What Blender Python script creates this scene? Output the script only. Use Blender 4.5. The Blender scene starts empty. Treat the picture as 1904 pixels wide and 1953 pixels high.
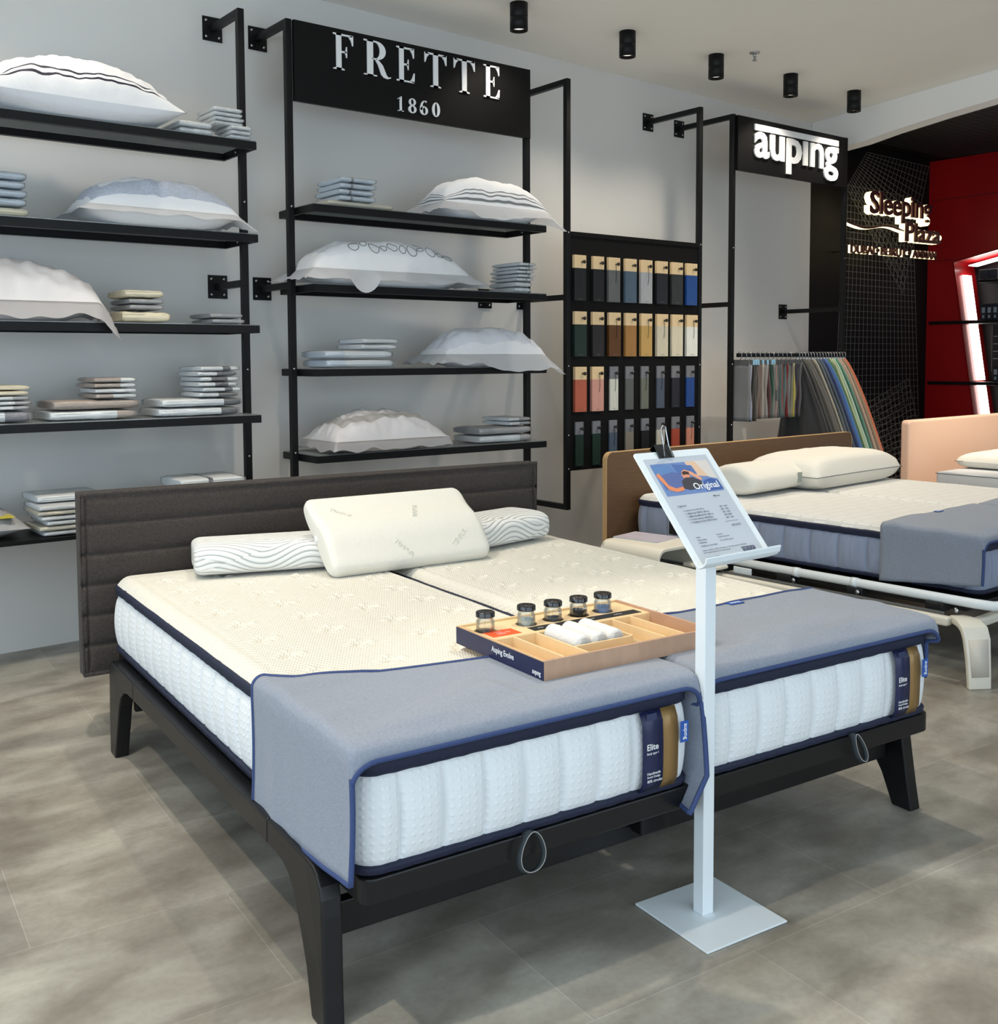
import bpy, bmesh, math, random
from mathutils import Vector, Matrix, noise
random.seed(7)
S = bpy.context.scene
COL = S.collection
PI = math.pi
# ------------------------------------------------------------------ camera
F_PX, CY = 2005.83, 811.43
YAW, PITCH, ROLL = math.radians(-37.904), math.radians(-3.633), math.radians(-0.246)
EYE = 1.348
cam_d = bpy.data.cameras.new('camera')
cam = bpy.data.objects.new('camera', cam_d)
COL.objects.link(cam)
S.camera = cam
fw = Vector((-math.sin(YAW) * math.cos(PITCH), math.cos(YAW) * math.cos(PITCH), math.sin(PITCH)))
rt = Vector((math.cos(YAW), math.sin(YAW), 0))
up = rt.cross(fw)
cr, sr = math.cos(ROLL), math.sin(ROLL)
R_, U_ = rt * cr + up * sr, up * cr - rt * sr
cam.matrix_world = Matrix.Translation((0, 0, EYE)) @ Matrix((R_, U_, -fw)).transposed().to_4x4()
cam_d.sensor_fit = 'HORIZONTAL'
cam_d.sensor_width = 36
cam_d.lens = F_PX * 36 / 1904
cam_d.shift_y = -(976.5 - CY) / 1904
cam_d.clip_start = .05
# ------------------------------------------------------------------ light
S.view_settings.view_transform = 'Standard'
S.view_settings.look = 'None'
S.view_settings.exposure = -0.4
S.view_settings.gamma = 1
S.view_settings.use_curve_mapping = False
W = bpy.data.worlds.new('sky'); S.world = W; W.use_nodes = True
W.node_tree.nodes['Background'].inputs[0].default_value = (.80, .90, 1, 1)
W.node_tree.nodes['Background'].inputs[1].default_value = 1.0


def lamp(name, kind, loc, energy, color, target=None, size=(1, 1), spot=1.6, blend=.6, rad=.03):
    d = bpy.data.lights.new(name, kind); d.energy = energy; d.color = color
    if kind == 'AREA':
        d.shape = 'RECTANGLE'; d.size, d.size_y = size
    if kind == 'SPOT':
        d.spot_size = spot; d.spot_blend = blend; d.shadow_soft_size = rad
    if kind == 'POINT': d.shadow_soft_size = rad
    o = bpy.data.objects.new(name, d); COL.objects.link(o); o.location = loc
    if target is not None:
        o.rotation_euler = (Vector(target) - Vector(loc)).to_track_quat('-Z', 'Y').to_euler()
    return o


DAY = (.72, .87, 1.0)
lamp('daylight_front', 'AREA', (1.4, -2.35, 1.5), 125, DAY, (1.4, 5, 1.2), (6.4, 2.7))
lamp('daylight_left', 'AREA', (-2.35, 1.2, 1.5), 115, DAY, (5, 1.6, 1.0), (5.0, 2.6))
WARM = (1.0, .88, .72)
WALLW, TW = 5.122, .047
YR = 4.892            # plane of the rack poles
ZC = 3.316


def wy(x): return WALLW + TW * x


# ------------------------------------------------------------------ helpers
class MB:
    def __init__(s): s.v = []; s.f = []; s.m = []; s.s = []; s.uv = None

    def add(s, vs, fs, mi=0, sm=False):
        b = len(s.v); s.v += [tuple(p) for p in vs]
        for f in fs:
            s.f.append(tuple(i + b for i in f)); s.m.append(mi); s.s.append(sm)
        return s

    def box(s, x0, x1, y0, y1, z0, z1, mi=0, M=None):
        v = [(x, y, z) for z in (z0, z1) for y in (y0, y1) for x in (x0, x1)]
        if M is not None: v = [M @ Vector(p) for p in v]
        return s.add(v, [(0, 2, 3, 1), (4, 5, 7, 6), (0, 1, 5, 4), (2, 6, 7, 3), (0, 4, 6, 2), (1, 3, 7, 5)], mi)

    def prism(s, poly, z0, z1, mi=0, M=None):
        n = len(poly)
        v = [Vector((x, y, z0)) for x, y in poly] + [Vector((x, y, z1)) for x, y in poly]
        if M is not None: v = [M @ p for p in v]
        f = [tuple(range(n - 1, -1, -1)), tuple(range(n, 2 * n))] + [(i, (i + 1) % n, n + (i + 1) % n, n + i) for i in range(n)]
        return s.add(v, f, mi)

    def ringprism(s, outer, inner, z0, z1, mi=0, M=None):
        n = len(outer)
        v = [Vector((*p, z0)) for p in outer] + [Vector((*p, z0)) for p in inner] + [Vector((*p, z1)) for p in outer] + [Vector((*p, z1)) for p in inner]
        if M is not None: v = [M @ p for p in v]
        f = []
        for i in range(n):
            j = (i + 1) % n
            f += [(i, n + i, n + j, j), (2 * n + i, 2 * n + j, 3 * n + j, 3 * n + i), (i, j, 2 * n + j, 2 * n + i), (n + i, 3 * n + i, 3 * n + j, n + j)]
        return s.add(v, f, mi)

    def grid(s, P, cu=False, cv=False, mi=0, sm=True, mif=None):
        nu, nv = len(P), len(P[0]); b = len(s.v)
        for r in P: s.v += [tuple(p) for p in r]
        for i in range(nu if cu else nu - 1):
            for j in range(nv if cv else nv - 1):
                a, c = (i + 1) % nu, (j + 1) % nv
                s.f.append((b + i * nv + j, b + a * nv + j, b + a * nv + c, b + i * nv + c))
                s.m.append(mif(i, j) if mif else mi); s.s.append(sm)
        return s

    def tube(s, pts, r, n=8, closed=False, mi=0, sm=True, sq=None):
        pts = [Vector(p) for p in pts]; N = len(pts); rings = []; up0 = None
        for i, p in enumerate(pts):
            a = pts[(i - 1) % N] if (closed or i > 0) else p
            c = pts[(i + 1) % N] if (closed or i < N - 1) else p
            t = (c - a).normalized()
            if up0 is None:
                up0 = Vector((0, 0, 1)) if abs(t.z) < .9 else Vector((0, 1, 0))
            x = t.cross(up0); x.normalize(); y = x.cross(t).normalized(); up0 = y
            rr = r[i] if isinstance(r, (list, tuple)) else r
            if sq:
                w, h = sq; ring = [p + x * a_ * w + y * b_ * h for a_, b_ in ((-1, -1), (1, -1), (1, 1), (-1, 1))]
            else:
                ring = [p + (x * math.cos(2 * PI * k / n) + y * math.sin(2 * PI * k / n)) * rr for k in range(n)]
            rings.append(ring)
        k = len(rings[0])
        if not closed:
            b = len(s.v)
        s.grid(rings, cu=closed, cv=True, mi=mi, sm=(sm and not sq))
        if not closed:
            e = b + (N - 1) * k
            s.f += [tuple(b + i for i in range(k)), tuple(e + i for i in range(k - 1, -1, -1))]
            s.m += [mi, mi]; s.s += [False, False]
        return s

    def lathe(s, prof, c=(0, 0, 0), n=24, mi=0, M=None, mif=None):
        P = [[Vector((c[0] + r * math.cos(2 * PI * k / n), c[1] + r * math.sin(2 * PI * k / n), c[2] + z)) for k in range(n)] for r, z in prof]
        if M is not None: P = [[M @ q for q in r] for r in P]
        return s.grid(P, cv=True, mi=mi, mif=mif)

    def build(s, name, mats, parent=None, bevel=0, seg=2, solid=0, loc=None, fix=True, uv=None, sub=0):
        me = bpy.data.meshes.new(name)
        me.from_pydata(s.v, [], s.f)
        if not isinstance(mats, (list, tuple)): mats = [mats]
        for m in mats: me.materials.append(m)
        me.polygons.foreach_set('material_index', s.m)
        me.polygons.foreach_set('use_smooth', s.s)
        if fix:
            b = bmesh.new(); b.from_mesh(me); bmesh.ops.recalc_face_normals(b, faces=b.faces); b.to_mesh(me); b.free()
        if uv:
            L = me.uv_layers.new(name='UVMap')
            for lp in me.loops: L.data[lp.index].uv = uv[lp.vertex_index]
        me.update()
        o = bpy.data.objects.new(name, me); COL.objects.link(o)
        if parent is not None: o.parent = parent
        if loc is not None: o.location = loc
        if solid:
            m = o.modifiers.new('solid', 'SOLIDIFY'); m.thickness = solid; m.offset = 0
        if bevel:
            m = o.modifiers.new('bevel', 'BEVEL'); m.width = bevel; m.segments = seg; m.limit_method = 'ANGLE'; m.angle_limit = .6
            m.harden_normals = False
        if sub:
            m = o.modifiers.new('sub', 'SUBSURF'); m.levels = sub; m.render_levels = sub
        return o


def tag(o, label=None, cat=None, group=None, kind=None):
    if label: o['label'] = label
    if cat: o['category'] = cat
    if group: o['group'] = group
    if kind: o['kind'] = kind
    return o


def empty(name, loc=(0, 0, 0), rz=0, label=None, cat=None, group=None, rot=None):
    o = bpy.data.objects.new(name, None); COL.objects.link(o); o.location = loc
    o.rotation_euler = rot if rot else (0, 0, rz); o.empty_display_size = .05
    return tag(o, label, cat, group)


def copy_tree(o, parent=None):
    c = o.copy(); COL.objects.link(c)
    if parent is not None: c.parent = parent
    for ch in list(o.children): copy_tree(ch, c)
    return c


def box(name, x0, x1, y0, y1, z0, z1, mat, parent=None, bevel=.002, **k):
    return MB().box(x0, x1, y0, y1, z0, z1).build(name, mat, parent, bevel=bevel, **k)


def srgb(r, g, b):
    f = lambda c: (c / 255) / 12.92 if c / 255 <= .04045 else ((c / 255 + .055) / 1.055) ** 2.4
    return (f(r), f(g), f(b), 1)


_mats = {}


def mat(name, col, rough=.5, metal=0, var=0, vscale=8, bump=0, bscale=80, emit=0, spec=.5, coat=0, sheen=0, alpha=1, stretch=None, var2=None):
    """principled material with optional procedural colour variation and bump"""
    if name in _mats: return _mats[name]
    m = bpy.data.materials.new(name); m.use_nodes = True; nt = m.node_tree; N = nt.nodes; L = nt.links
    p = N['Principled BSDF']; p.inputs['Base Color'].default_value = col; p.inputs['Roughness'].default_value = rough
    p.inputs['Metallic'].default_value = metal; p.inputs['Specular IOR Level'].default_value = spec
    p.inputs['Coat Weight'].default_value = coat; p.inputs['Sheen Weight'].default_value = sheen
    p.inputs['Alpha'].default_value = alpha
    if emit:
        p.inputs['Emission Color'].default_value = col; p.inputs['Emission Strength'].default_value = emit
    if var or bump:
        tc = N.new('ShaderNodeTexCoord'); mp = N.new('ShaderNodeMapping'); L.new(tc.outputs['Object'], mp.inputs[0])
        if stretch: mp.inputs['Scale'].default_value = stretch
    if var:
        n = N.new('ShaderNodeTexNoise'); n.inputs['Scale'].default_value = vscale; n.inputs['Detail'].default_value = 5
        L.new(mp.outputs[0], n.inputs[0])
        mx = N.new('ShaderNodeMix'); mx.data_type = 'RGBA'
        c = [max(0, q) for q in col]
        mx.inputs[6].default_value = (c[0] * (1 - var), c[1] * (1 - var), c[2] * (1 - var), 1)
        mx.inputs[7].default_value = var2 or (min(1, c[0] * (1 + var)), min(1, c[1] * (1 + var)), min(1, c[2] * (1 + var)), 1)
        L.new(n.outputs[0], mx.inputs[0]); L.new(mx.outputs[2], p.inputs['Base Color'])
    if bump:
        n2 = N.new('ShaderNodeTexNoise'); n2.inputs['Scale'].default_value = bscale; n2.inputs['Detail'].default_value = 4
        L.new(mp.outputs[0], n2.inputs[0])
        b = N.new('ShaderNodeBump'); b.inputs['Strength'].default_value = bump; b.inputs['Distance'].default_value = .004
        L.new(n2.outputs[0], b.inputs['Height']); L.new(b.outputs[0], p.inputs['Normal'])
    _mats[name] = m
    return m


def math_node(nt, op, a, b=None, c=None):
    n = nt.nodes.new('ShaderNodeMath'); n.operation = op
    for i, q in enumerate((a, b, c)):
        if q is None: continue
        if isinstance(q, (int, float)): n.inputs[i].default_value = q
        else: nt.links.new(q, n.inputs[i])
    return n.outputs[0]


def quilt_mat(name, col, pitch=.0155, strength=.6, dist=.003, mode='dots', rough=.85, coord='UV', shade=.12):
    """knitted bump pattern laid out in metres (UV = metres on the surface)"""
    m = mat(name, col, rough, spec=.2, sheen=.2); nt = m.node_tree; N = nt.nodes; L = nt.links
    p = N['Principled BSDF']; tc = N.new('ShaderNodeTexCoord'); sp = N.new('ShaderNodeSeparateXYZ')
    L.new(tc.outputs[coord], sp.inputs[0]); x, y = sp.outputs[0], sp.outputs[1]
    w = 2 * PI / pitch
    if mode == 'dots':
        a = math_node(nt, 'SINE', math_node(nt, 'MULTIPLY', math_node(nt, 'ADD', x, y), w * .5))
        b = math_node(nt, 'SINE', math_node(nt, 'MULTIPLY', math_node(nt, 'SUBTRACT', x, y), w * .5))
        h = math_node(nt, 'POWER', math_node(nt, 'MAXIMUM', math_node(nt, 'MULTIPLY', a, b), 0.0), 2.0)
    elif mode == 'weave':
        a = math_node(nt, 'SINE', math_node(nt, 'MULTIPLY', math_node(nt, 'ADD', x, math_node(nt, 'MULTIPLY', y, .55)), w))
        b = math_node(nt, 'SINE', math_node(nt, 'MULTIPLY', math_node(nt, 'SUBTRACT', x, math_node(nt, 'MULTIPLY', y, 1.6)), w))
        h = math_node(nt, 'ADD', math_node(nt, 'MULTIPLY', a, .5), math_node(nt, 'MULTIPLY', math_node(nt, 'MULTIPLY', a, b), .5))
    elif mode == 'brick':
        bt = N.new('ShaderNodeTexBrick'); bt.inputs['Scale'].default_value = 1
        bt.inputs['Brick Width'].default_value = .16; bt.inputs['Row Height'].default_value = .075
        bt.inputs['Mortar Size'].default_value = .006; bt.inputs['Color1'].default_value = (1, 1, 1, 1); bt.inputs['Color2'].default_value = (1, 1, 1, 1)
        bt.inputs['Mortar'].default_value = (0, 0, 0, 1)
        L.new(tc.outputs[coord], bt.inputs[0])
        st = math_node(nt, 'GREATER_THAN', math_node(nt, 'SINE', math_node(nt, 'MULTIPLY', x, 2 * PI / .016)), 0.1)
        h = math_node(nt, 'MULTIPLY', bt.outputs[0], st)
    b_ = N.new('ShaderNodeBump'); b_.inputs['Strength'].default_value = strength; b_.inputs['Distance'].default_value = dist
    L.new(h, b_.inputs['Height']); L.new(b_.outputs[0], p.inputs['Normal'])
    mx = N.new('ShaderNodeMix'); mx.data_type = 'RGBA'
    mx.inputs[6].default_value = (col[0] * (1 - shade), col[1] * (1 - shade), col[2] * (1 - shade), 1); mx.inputs[7].default_value = col
    L.new(h, mx.inputs[0]); L.new(mx.outputs[2], p.inputs['Base Color'])
    return m


def clear_mat(name, tint=(1, 1, 1, 1), rough=.05, refl=.12, bump=0, bscale=30, body=0, bodycol=(.9, .93, .95, 1)):
    """thin clear sheet: see-through with a glossy skin"""
    m = bpy.data.materials.new(name); m.use_nodes = True; nt = m.node_tree; N = nt.nodes; L = nt.links
    for n in list(N): N.remove(n)
    out = N.new('ShaderNodeOutputMaterial'); t = N.new('ShaderNodeBsdfTransparent'); g = N.new('ShaderNodeBsdfGlossy'); mx = N.new('ShaderNodeMixShader')
    t.inputs[0].default_value = tint; g.inputs['Roughness'].default_value = rough
    fr = N.new('ShaderNodeFresnel'); fr.inputs[0].default_value = 1.45
    k = math_node(nt, 'MINIMUM', math_node(nt, 'ADD', math_node(nt, 'MULTIPLY', fr.outputs[0], .55), refl), 1.0)
    L.new(k, mx.inputs[0]); L.new(t.outputs[0], mx.inputs[1]); L.new(g.outputs[0], mx.inputs[2])
    last = mx
    if body:
        d = N.new('ShaderNodeBsdfDiffuse'); d.inputs[0].default_value = bodycol; m2 = N.new('ShaderNodeMixShader'); m2.inputs[0].default_value = body
        L.new(mx.outputs[0], m2.inputs[1]); L.new(d.outputs[0], m2.inputs[2]); last = m2
    if bump:
        tc = N.new('ShaderNodeTexCoord'); n = N.new('ShaderNodeTexNoise'); n.inputs['Scale'].default_value = bscale; n.inputs['Distortion'].default_value = 2
        L.new(tc.outputs['Object'], n.inputs[0]); b = N.new('ShaderNodeBump'); b.inputs['Strength'].default_value = bump; b.inputs['Distance'].default_value = .01
        L.new(n.outputs[0], b.inputs['Height']); L.new(b.outputs[0], g.inputs['Normal'])
    L.new(last.outputs[0], out.inputs[0])
    _mats[name] = m
    return m


_tc = {}


def text(name, s, parent, mat_, w=None, h=None, M=None, ext=.0005, off=0, res=3, space=1.0, align='L', shear=0):
    """lettering as a mesh: fitted to width w / height h, placed by matrix M (x right, y up, z out)"""
    c = bpy.data.curves.new(name, 'FONT'); c.body = s; c.size = 1; c.offset = off; c.resolution_u = res; c.space_character = space; c.shear = shear
    o = bpy.data.objects.new(name, c); COL.objects.link(o)
    dg = bpy.context.evaluated_depsgraph_get(); me = bpy.data.meshes.new_from_object(o.evaluated_get(dg))
    bpy.data.objects.remove(o); bpy.data.curves.remove(c)
    vs = [v.co.copy() for v in me.vertices]; fs = [tuple(p.vertices) for p in me.polygons]; bpy.data.meshes.remove(me)
    x0, x1 = min(v.x for v in vs), max(v.x for v in vs); y0, y1 = min(v.y for v in vs), max(v.y for v in vs)
    sx = w / (x1 - x0) if w else None; sy = h / (y1 - y0) if h else sx
    if sx is None: sx = sy
    n = len(vs); out = []
    for z in (0, ext):
        for v in vs:
            out.append(Vector(((v.x - x0) * sx, (v.y - y0) * sy, z)))
    # outline side walls
    cnt = {}
    for f in fs:
        for i in range(len(f)):
            e = (f[i], f[(i + 1) % len(f)]); k = tuple(sorted(e)); cnt[k] = None if k in cnt else e
    F = [tuple(i + n for i in f) for f in fs] + [tuple(reversed(f)) for f in fs]
    for k, e in cnt.items():
        if e: F.append((e[0], e[1], e[1] + n, e[0] + n))
    if M is not None: out = [M @ v for v in out]
    mb = MB(); mb.add(out, F)
    return mb.build(name, mat_, parent, fix=False), (x1 - x0) * sx


def frame_M(o, x, y, z=None):
    """matrix whose columns are the axes x, y and their normal, at origin o"""
    x = Vector(x).normalized(); y = Vector(y).normalized(); z = x.cross(y) if z is None else Vector(z)
    m = Matrix((x, y, z)).transposed().to_4x4(); m.translation = Vector(o)
    return m


def nz(x, y, z, s=1.0): return noise.noise(Vector((x * s, y * s, z * s)))


# ------------------------------------------------------------------ materials
M_WALL = mat('painted_wall', srgb(222, 221, 218), .75, var=.03, vscale=1.2, bump=.05, bscale=120)
M_CEIL = mat('ceiling_paint', srgb(250, 247, 240), .8, var=.02, vscale=1)
M_BLACK = mat('black_powder_coat', srgb(14, 15, 16), .45, spec=.25, var=.15, vscale=30, bump=.03, bscale=300)
M_BLACKWALL = mat('black_wall_paint', srgb(10, 11, 14), .6, spec=.2, var=.1, vscale=3)
M_BOARD = mat('black_sign_board', srgb(8, 8, 9), .5, spec=.2)
M_WHITE = mat('white_lettering', srgb(236, 238, 240), .45)
M_STEEL = mat('bright_steel', srgb(190, 192, 195), .25, 1)
M_RED = mat('red_lacquer', srgb(150, 6, 14), .38, coat=.2)
M_NAVY = mat('navy_tape', srgb(22, 30, 56), .7, bump=.4, bscale=260, stretch=(1, 1, 1))
M_NAVY2 = mat('navy_binding', srgb(52, 70, 116), .8, bump=.4, bscale=300)
M_MATTW = quilt_mat('white_knit_side', srgb(232, 236, 238), pitch=.0180, mode='dots', strength=.45, dist=.003, shade=.05)
M_TOPW = quilt_mat('cream_knit_top', srgb(230, 227, 216), pitch=.0165, mode='weave', strength=.6, dist=.003, shade=.07)
M_TOP2 = quilt_mat('white_basket_top', srgb(228, 228, 224), mode='brick', strength=.8, dist=.004, shade=.16)
M_SIDE2 = mat('blue_grey_melange', srgb(138, 148, 170), .9, var=.16, vscale=60, stretch=(1, 1, .12), bump=.2, bscale=200, sheen=.3)
M_CLOTH = mat('blue_grey_melange_cloth', srgb(134, 142, 156), .9, var=.22, vscale=160, bump=.35, bscale=300, sheen=.15)
M_FRAME = mat('black_satin_lacquer', srgb(18, 19, 21), .36, spec=.35, bump=.02, bscale=90)
M_HEAD = mat('charcoal_wool', srgb(66, 61, 58), .95, var=.55, vscale=130, bump=.7, bscale=260, sheen=.08, spec=.2)
M_OAK = mat('walnut_stained_oak', srgb(98, 72, 48), .5, var=.28, vscale=7, stretch=(1.2, 1, 14), bump=.08, bscale=30)
M_OAKEDGE = mat('oak_edge', srgb(196, 160, 112), .5, var=.1, vscale=20)
M_PINK = mat('pale_pink_felt', srgb(232, 196, 172), .9, var=.05, vscale=90, bump=.2, bscale=300)
M_CREAMW = mat('cream_lacquer', srgb(228, 224, 210), .35)
M_WSTEEL = mat('white_powder_coat', srgb(226, 234, 238), .4)
M_PILLOW = mat('white_percale', srgb(234, 236, 240), .85, bump=1.0, bscale=14, sheen=.2)
M_KNIT = mat('white_jersey_knit', srgb(226, 224, 215), .85, bump=.35, bscale=260, stretch=(1, .35, 1))
M_SATIN = mat('silvery_satin', srgb(214, 212, 214), .42, var=.05, vscale=4, bump=.3, bscale=25)
M_LINEN = mat('embroidered_border', srgb(190, 197, 212), .8, var=.30, vscale=110, bump=1.0, bscale=110)
M_SHADOWGREY = mat('pearl_grey_band', srgb(176, 173, 170), .5, bump=.2, bscale=50)
M_NAVYLINE = mat('navy_embroidery', srgb(24, 24, 48), .7)
M_GREYLINE = mat('grey_embroidery', srgb(120, 124, 126), .7)
M_PWHITE = mat('folded_white_cotton', srgb(232, 236, 238), .85, var=.05, vscale=30, bump=.4, bscale=40)
M_PBLUE = mat('folded_pale_blue_cotton', srgb(206, 218, 230), .85, var=.05, vscale=30, bump=.4, bscale=40)
M_PBEIGE = mat('folded_beige_cotton', srgb(172, 150, 132), .8, var=.06, vscale=30, bump=.3, bscale=40)
M_PCREAM = mat('cream_cotton', srgb(222, 212, 184), .8, var=.05, vscale=30, bump=.3, bscale=40)
M_PBLACK = mat('folded_black_cotton', srgb(26, 26, 30), .8, bump=.4, bscale=40)
M_PGREY = mat('folded_slate_cotton', srgb(92, 92, 104), .8, bump=.4, bscale=40)
M_PSILVER = mat('folded_silver_cotton', srgb(160, 160, 162), .7, var=.05, bump=.3, bscale=40)
M_PLASTIC = clear_mat('clear_plastic_bag', (.985, .99, .995, 1), .16, .04, bump=.8, bscale=34, body=.12, bodycol=(.85, .89, .92, 1))
M_GLASS = clear_mat('shelf_glass', (.80, .83, .84, 1), .03, .10, body=.30, bodycol=(.42, .46, .47, 1))
M_JARGLASS = clear_mat('jar_glass', (.94, .96, .96, 1), .04, .01)
M_WINGLASS = clear_mat('window_glass', (.97, .99, 1, 1), .02, .0)
M_WOOD = mat('beech_wood', srgb(206, 170, 128), .5, var=.12, vscale=12, stretch=(1, 1, 6))
M_WOODL = mat('birch_plywood', srgb(232, 204, 160), .5, var=.06, vscale=14, stretch=(1, 5, 1))
M_WOODF = mat('pinkish_beech_wood', srgb(186, 150, 124), .5, var=.14, vscale=16, stretch=(3, 1, 1))
M_BLACKGLOSS = mat('black_gloss_lid', srgb(12, 12, 13), .15, coat=.5)
M_MESH = mat('grey_mesh_wire', srgb(104, 106, 108), .5, .3)
M_MESHD = mat('dark_mesh_wire', srgb(62, 62, 62), .5, .3)


# floor: large concrete-look tiles
def floor_mat():
    m = mat('concrete_tile_floor', srgb(150, 146, 138), .35, spec=.45); nt = m.node_tree; N = nt.nodes; L = nt.links; p = N['Principled BSDF']
    tc = N.new('ShaderNodeTexCoord'); mp = N.new('ShaderNodeMapping'); mp.inputs['Rotation'].default_value = (0, 0, math.radians(5))
    mp.inputs['Location'].default_value = (.1, .21, 0)
    L.new(tc.outputs['Object'], mp.inputs[0])
    br = N.new('ShaderNodeTexBrick'); br.inputs['Scale'].default_value = 1; br.inputs['Brick Width'].default_value = .92; br.inputs['Row Height'].default_value = .46
    br.inputs['Mortar Size'].default_value = .0011; br.inputs['Mortar Smooth'].default_value = .3
    br.inputs['Color1'].default_value = srgb(172, 168, 158); br.inputs['Color2'].default_value = srgb(157, 154, 146); br.inputs['Mortar'].default_value = srgb(192, 189, 181)
    L.new(mp.outputs[0], br.inputs[0])
    def noi(sc, det, st=(1, 1, 1), dis=0):
        mm = N.new('ShaderNodeMapping'); mm.inputs['Scale'].default_value = st; L.new(tc.outputs['Object'], mm.inputs[0])
        n = N.new('ShaderNodeTexNoise'); n.inputs['Scale'].default_value = sc; n.inputs['Detail'].default_value = det; n.inputs['Distortion'].default_value = dis
        L.new(mm.outputs[0], n.inputs[0]); return n.outputs[0]
    def ramp(s, a, b, ca, cb):
        r = N.new('ShaderNodeValToRGB'); r.color_ramp.elements[0].position = a; r.color_ramp.elements[1].position = b
        r.color_ramp.elements[0].color = ca; r.color_ramp.elements[1].color = cb; L.new(s, r.inputs[0]); return r.outputs[0]
    def mul(a, b, fac=1, mode='MULTIPLY'):
        x = N.new('ShaderNodeMix'); x.data_type = 'RGBA'; x.blend_type = mode; x.inputs[0].default_value = fac
        L.new(a, x.inputs[6]); L.new(b, x.inputs[7]); return x.outputs[2]
    c = mul(br.outputs[0], ramp(noi(2.2, 8, (1, 2.2, 1), .6), .35, .68, (.66, .64, .61, 1), (1.14, 1.14, 1.12, 1)))
    c = mul(c, ramp(noi(4.2, 14, (1, 1.4, 1), .35), .40, .58, (.76, .74, .72, 1), (1.06, 1.06, 1.06, 1)), .8)
    c = mul(c, ramp(noi(1.5, 12, (1.5, 1, 1), .5), .46, .52, (.88, .87, .87, 1), (1.04, 1.04, 1.04, 1)), .7)
    c = mul(c, ramp(noi(60, 6), .25, .6, (.86, .86, .86, 1), (1.03, 1.03, 1.03, 1)), .7)
    L.new(c, p.inputs['Base Color'])
    r = ramp(noi(5, 6), .3, .7, (.28, .28, .28, 1), (.5, .5, .5, 1)); L.new(r, p.inputs['Roughness'])
    b = N.new('ShaderNodeBump'); b.inputs['Strength'].default_value = .12; b.inputs['Distance'].default_value = .003
    L.new(noi(40, 6), b.inputs['Height']); L.new(b.outputs[0], p.inputs['Normal'])
    return m


M_FLOOR = floor_mat()
# ------------------------------------------------------------------ room shell
XL, XR, YF = -2.6, 9.643, -2.6


def struct(o): o['kind'] = 'structure'; return o


struct(box('floor', XL - .2, XR + 1.2, YF - .2, 6.2, -.12, 0, M_FLOOR, bevel=0))
# back wall: white part, then black part past x = 7.62
for nm, a, b, m, h in (('wall_back', XL - .1, 7.62, M_WALL, ZC), ('wall_back_black', 7.62, XR + .9, M_BLACKWALL, ZC)):
    mb = MB(); mb.prism([(a, wy(a)), (b, wy(b)), (b, wy(b) + .15), (a, wy(a) + .15)], 0, h)
    struct(mb.build(nm, m))
def bkx(y): return 7.231 + .2189 * (y - 3.694)


struct(MB().prism([(XL - .1, YF - .1), (bkx(YF) + .05, YF - .1), (bkx(5.6) + .05, 5.6), (XL - .1, 5.6)], ZC, ZC + .1).build('ceiling', M_CEIL))
# bulkhead between the white and the black ceiling
mb = MB(); P = []
for y, z in ((5.50, 3.045), (4.94, 3.055), (4.62, 3.082), (4.14, 3.106), (3.69, 3.12), (2.5, 3.13), (YF, 3.13)):
    P.append([(bkx(y), y, z), (bkx(y) + .15, y, z), (bkx(y) + .15, y, 3.42), (bkx(y), y, 3.42)])
mb.grid(P, cv=True, sm=False); struct(mb.build('trim_1', mat('bulkhead_paint', srgb(250, 250, 248), .75)))
struct(MB().prism([(bkx(YF) + .14, YF - .1), (XR + 1.2, YF - .1), (XR + 1.2, 6.2), (7.0, 6.2), (bkx(5.49) + .14, 5.49)], 3.24, 3.34).build('ceiling_black', M_BLACKWALL))
# front wall and left wall with shop windows (behind the camera)
mb = MB(); mb.box(XL - .1, XR + .1, YF - .15, YF, 0, .08); mb.box(XL - .1, XR + .1, YF - .15, YF, 2.95, ZC)
mb.box(XL - .1, -1.9, YF - .15, YF, .08, 2.95); mb.box(4.8, XR + .1, YF - .15, YF, .08, 2.95)
struct(mb.build('wall_front', M_WALL))
mb = MB(); mb.box(XL - .15, XL, YF, 5.1, 0, .08); mb.box(XL - .15, XL, YF, 5.1, 2.95, ZC); mb.box(XL - .15, XL, YF, -1.4, .08, 2.95); mb.box(XL - .15, XL, 3.8, 5.1, .08, 2.95)
struct(mb.build('wall_left', M_WALL))
for nm, axis, a0, a1 in (('window_1', 'x', -1.9, 4.8), ('window_2', 'y', -1.4, 3.8)):
    mb = MB(); n = 4
    for k in range(n + 1):
        c = a0 + (a1 - a0) * k / n
        if axis == 'x': mb.box(c - .03, c + .03, YF - .11, YF - .05, .08, 2.95)
        else: mb.box(XL - .11, XL - .05, c - .03, c + .03, .08, 2.95)
    o = struct(mb.build(nm, M_BLACK))
    if axis == 'x': MB().box(a0, a1, YF - .085, YF - .079, .09, 2.94).build('pane', M_WINGLASS, o)
    else: MB().box(XL - .085, XL - .079, a0, a1, .09, 2.94).build('pane', M_WINGLASS, o)

# right side: red wall with a lit slanted niche
mb = MB(); RX = XR
Mx = Matrix(((0, 0, 1, RX), (1, 0, 0, 0), (0, 1, 0, 0), (0, 0, 0, 1)))   # prism xy -> world y,z ; z -> x
mb.prism([(5.62, 0), (5.62, 3.23), (YF, 3.23), (YF, 2.9), (2.6, 2.80), (5.315, 2.25), (5.02, .42), (4.95, 0)], 0, .05, M=Mx)
struct(mb.build('wall_right', M_RED))
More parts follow.
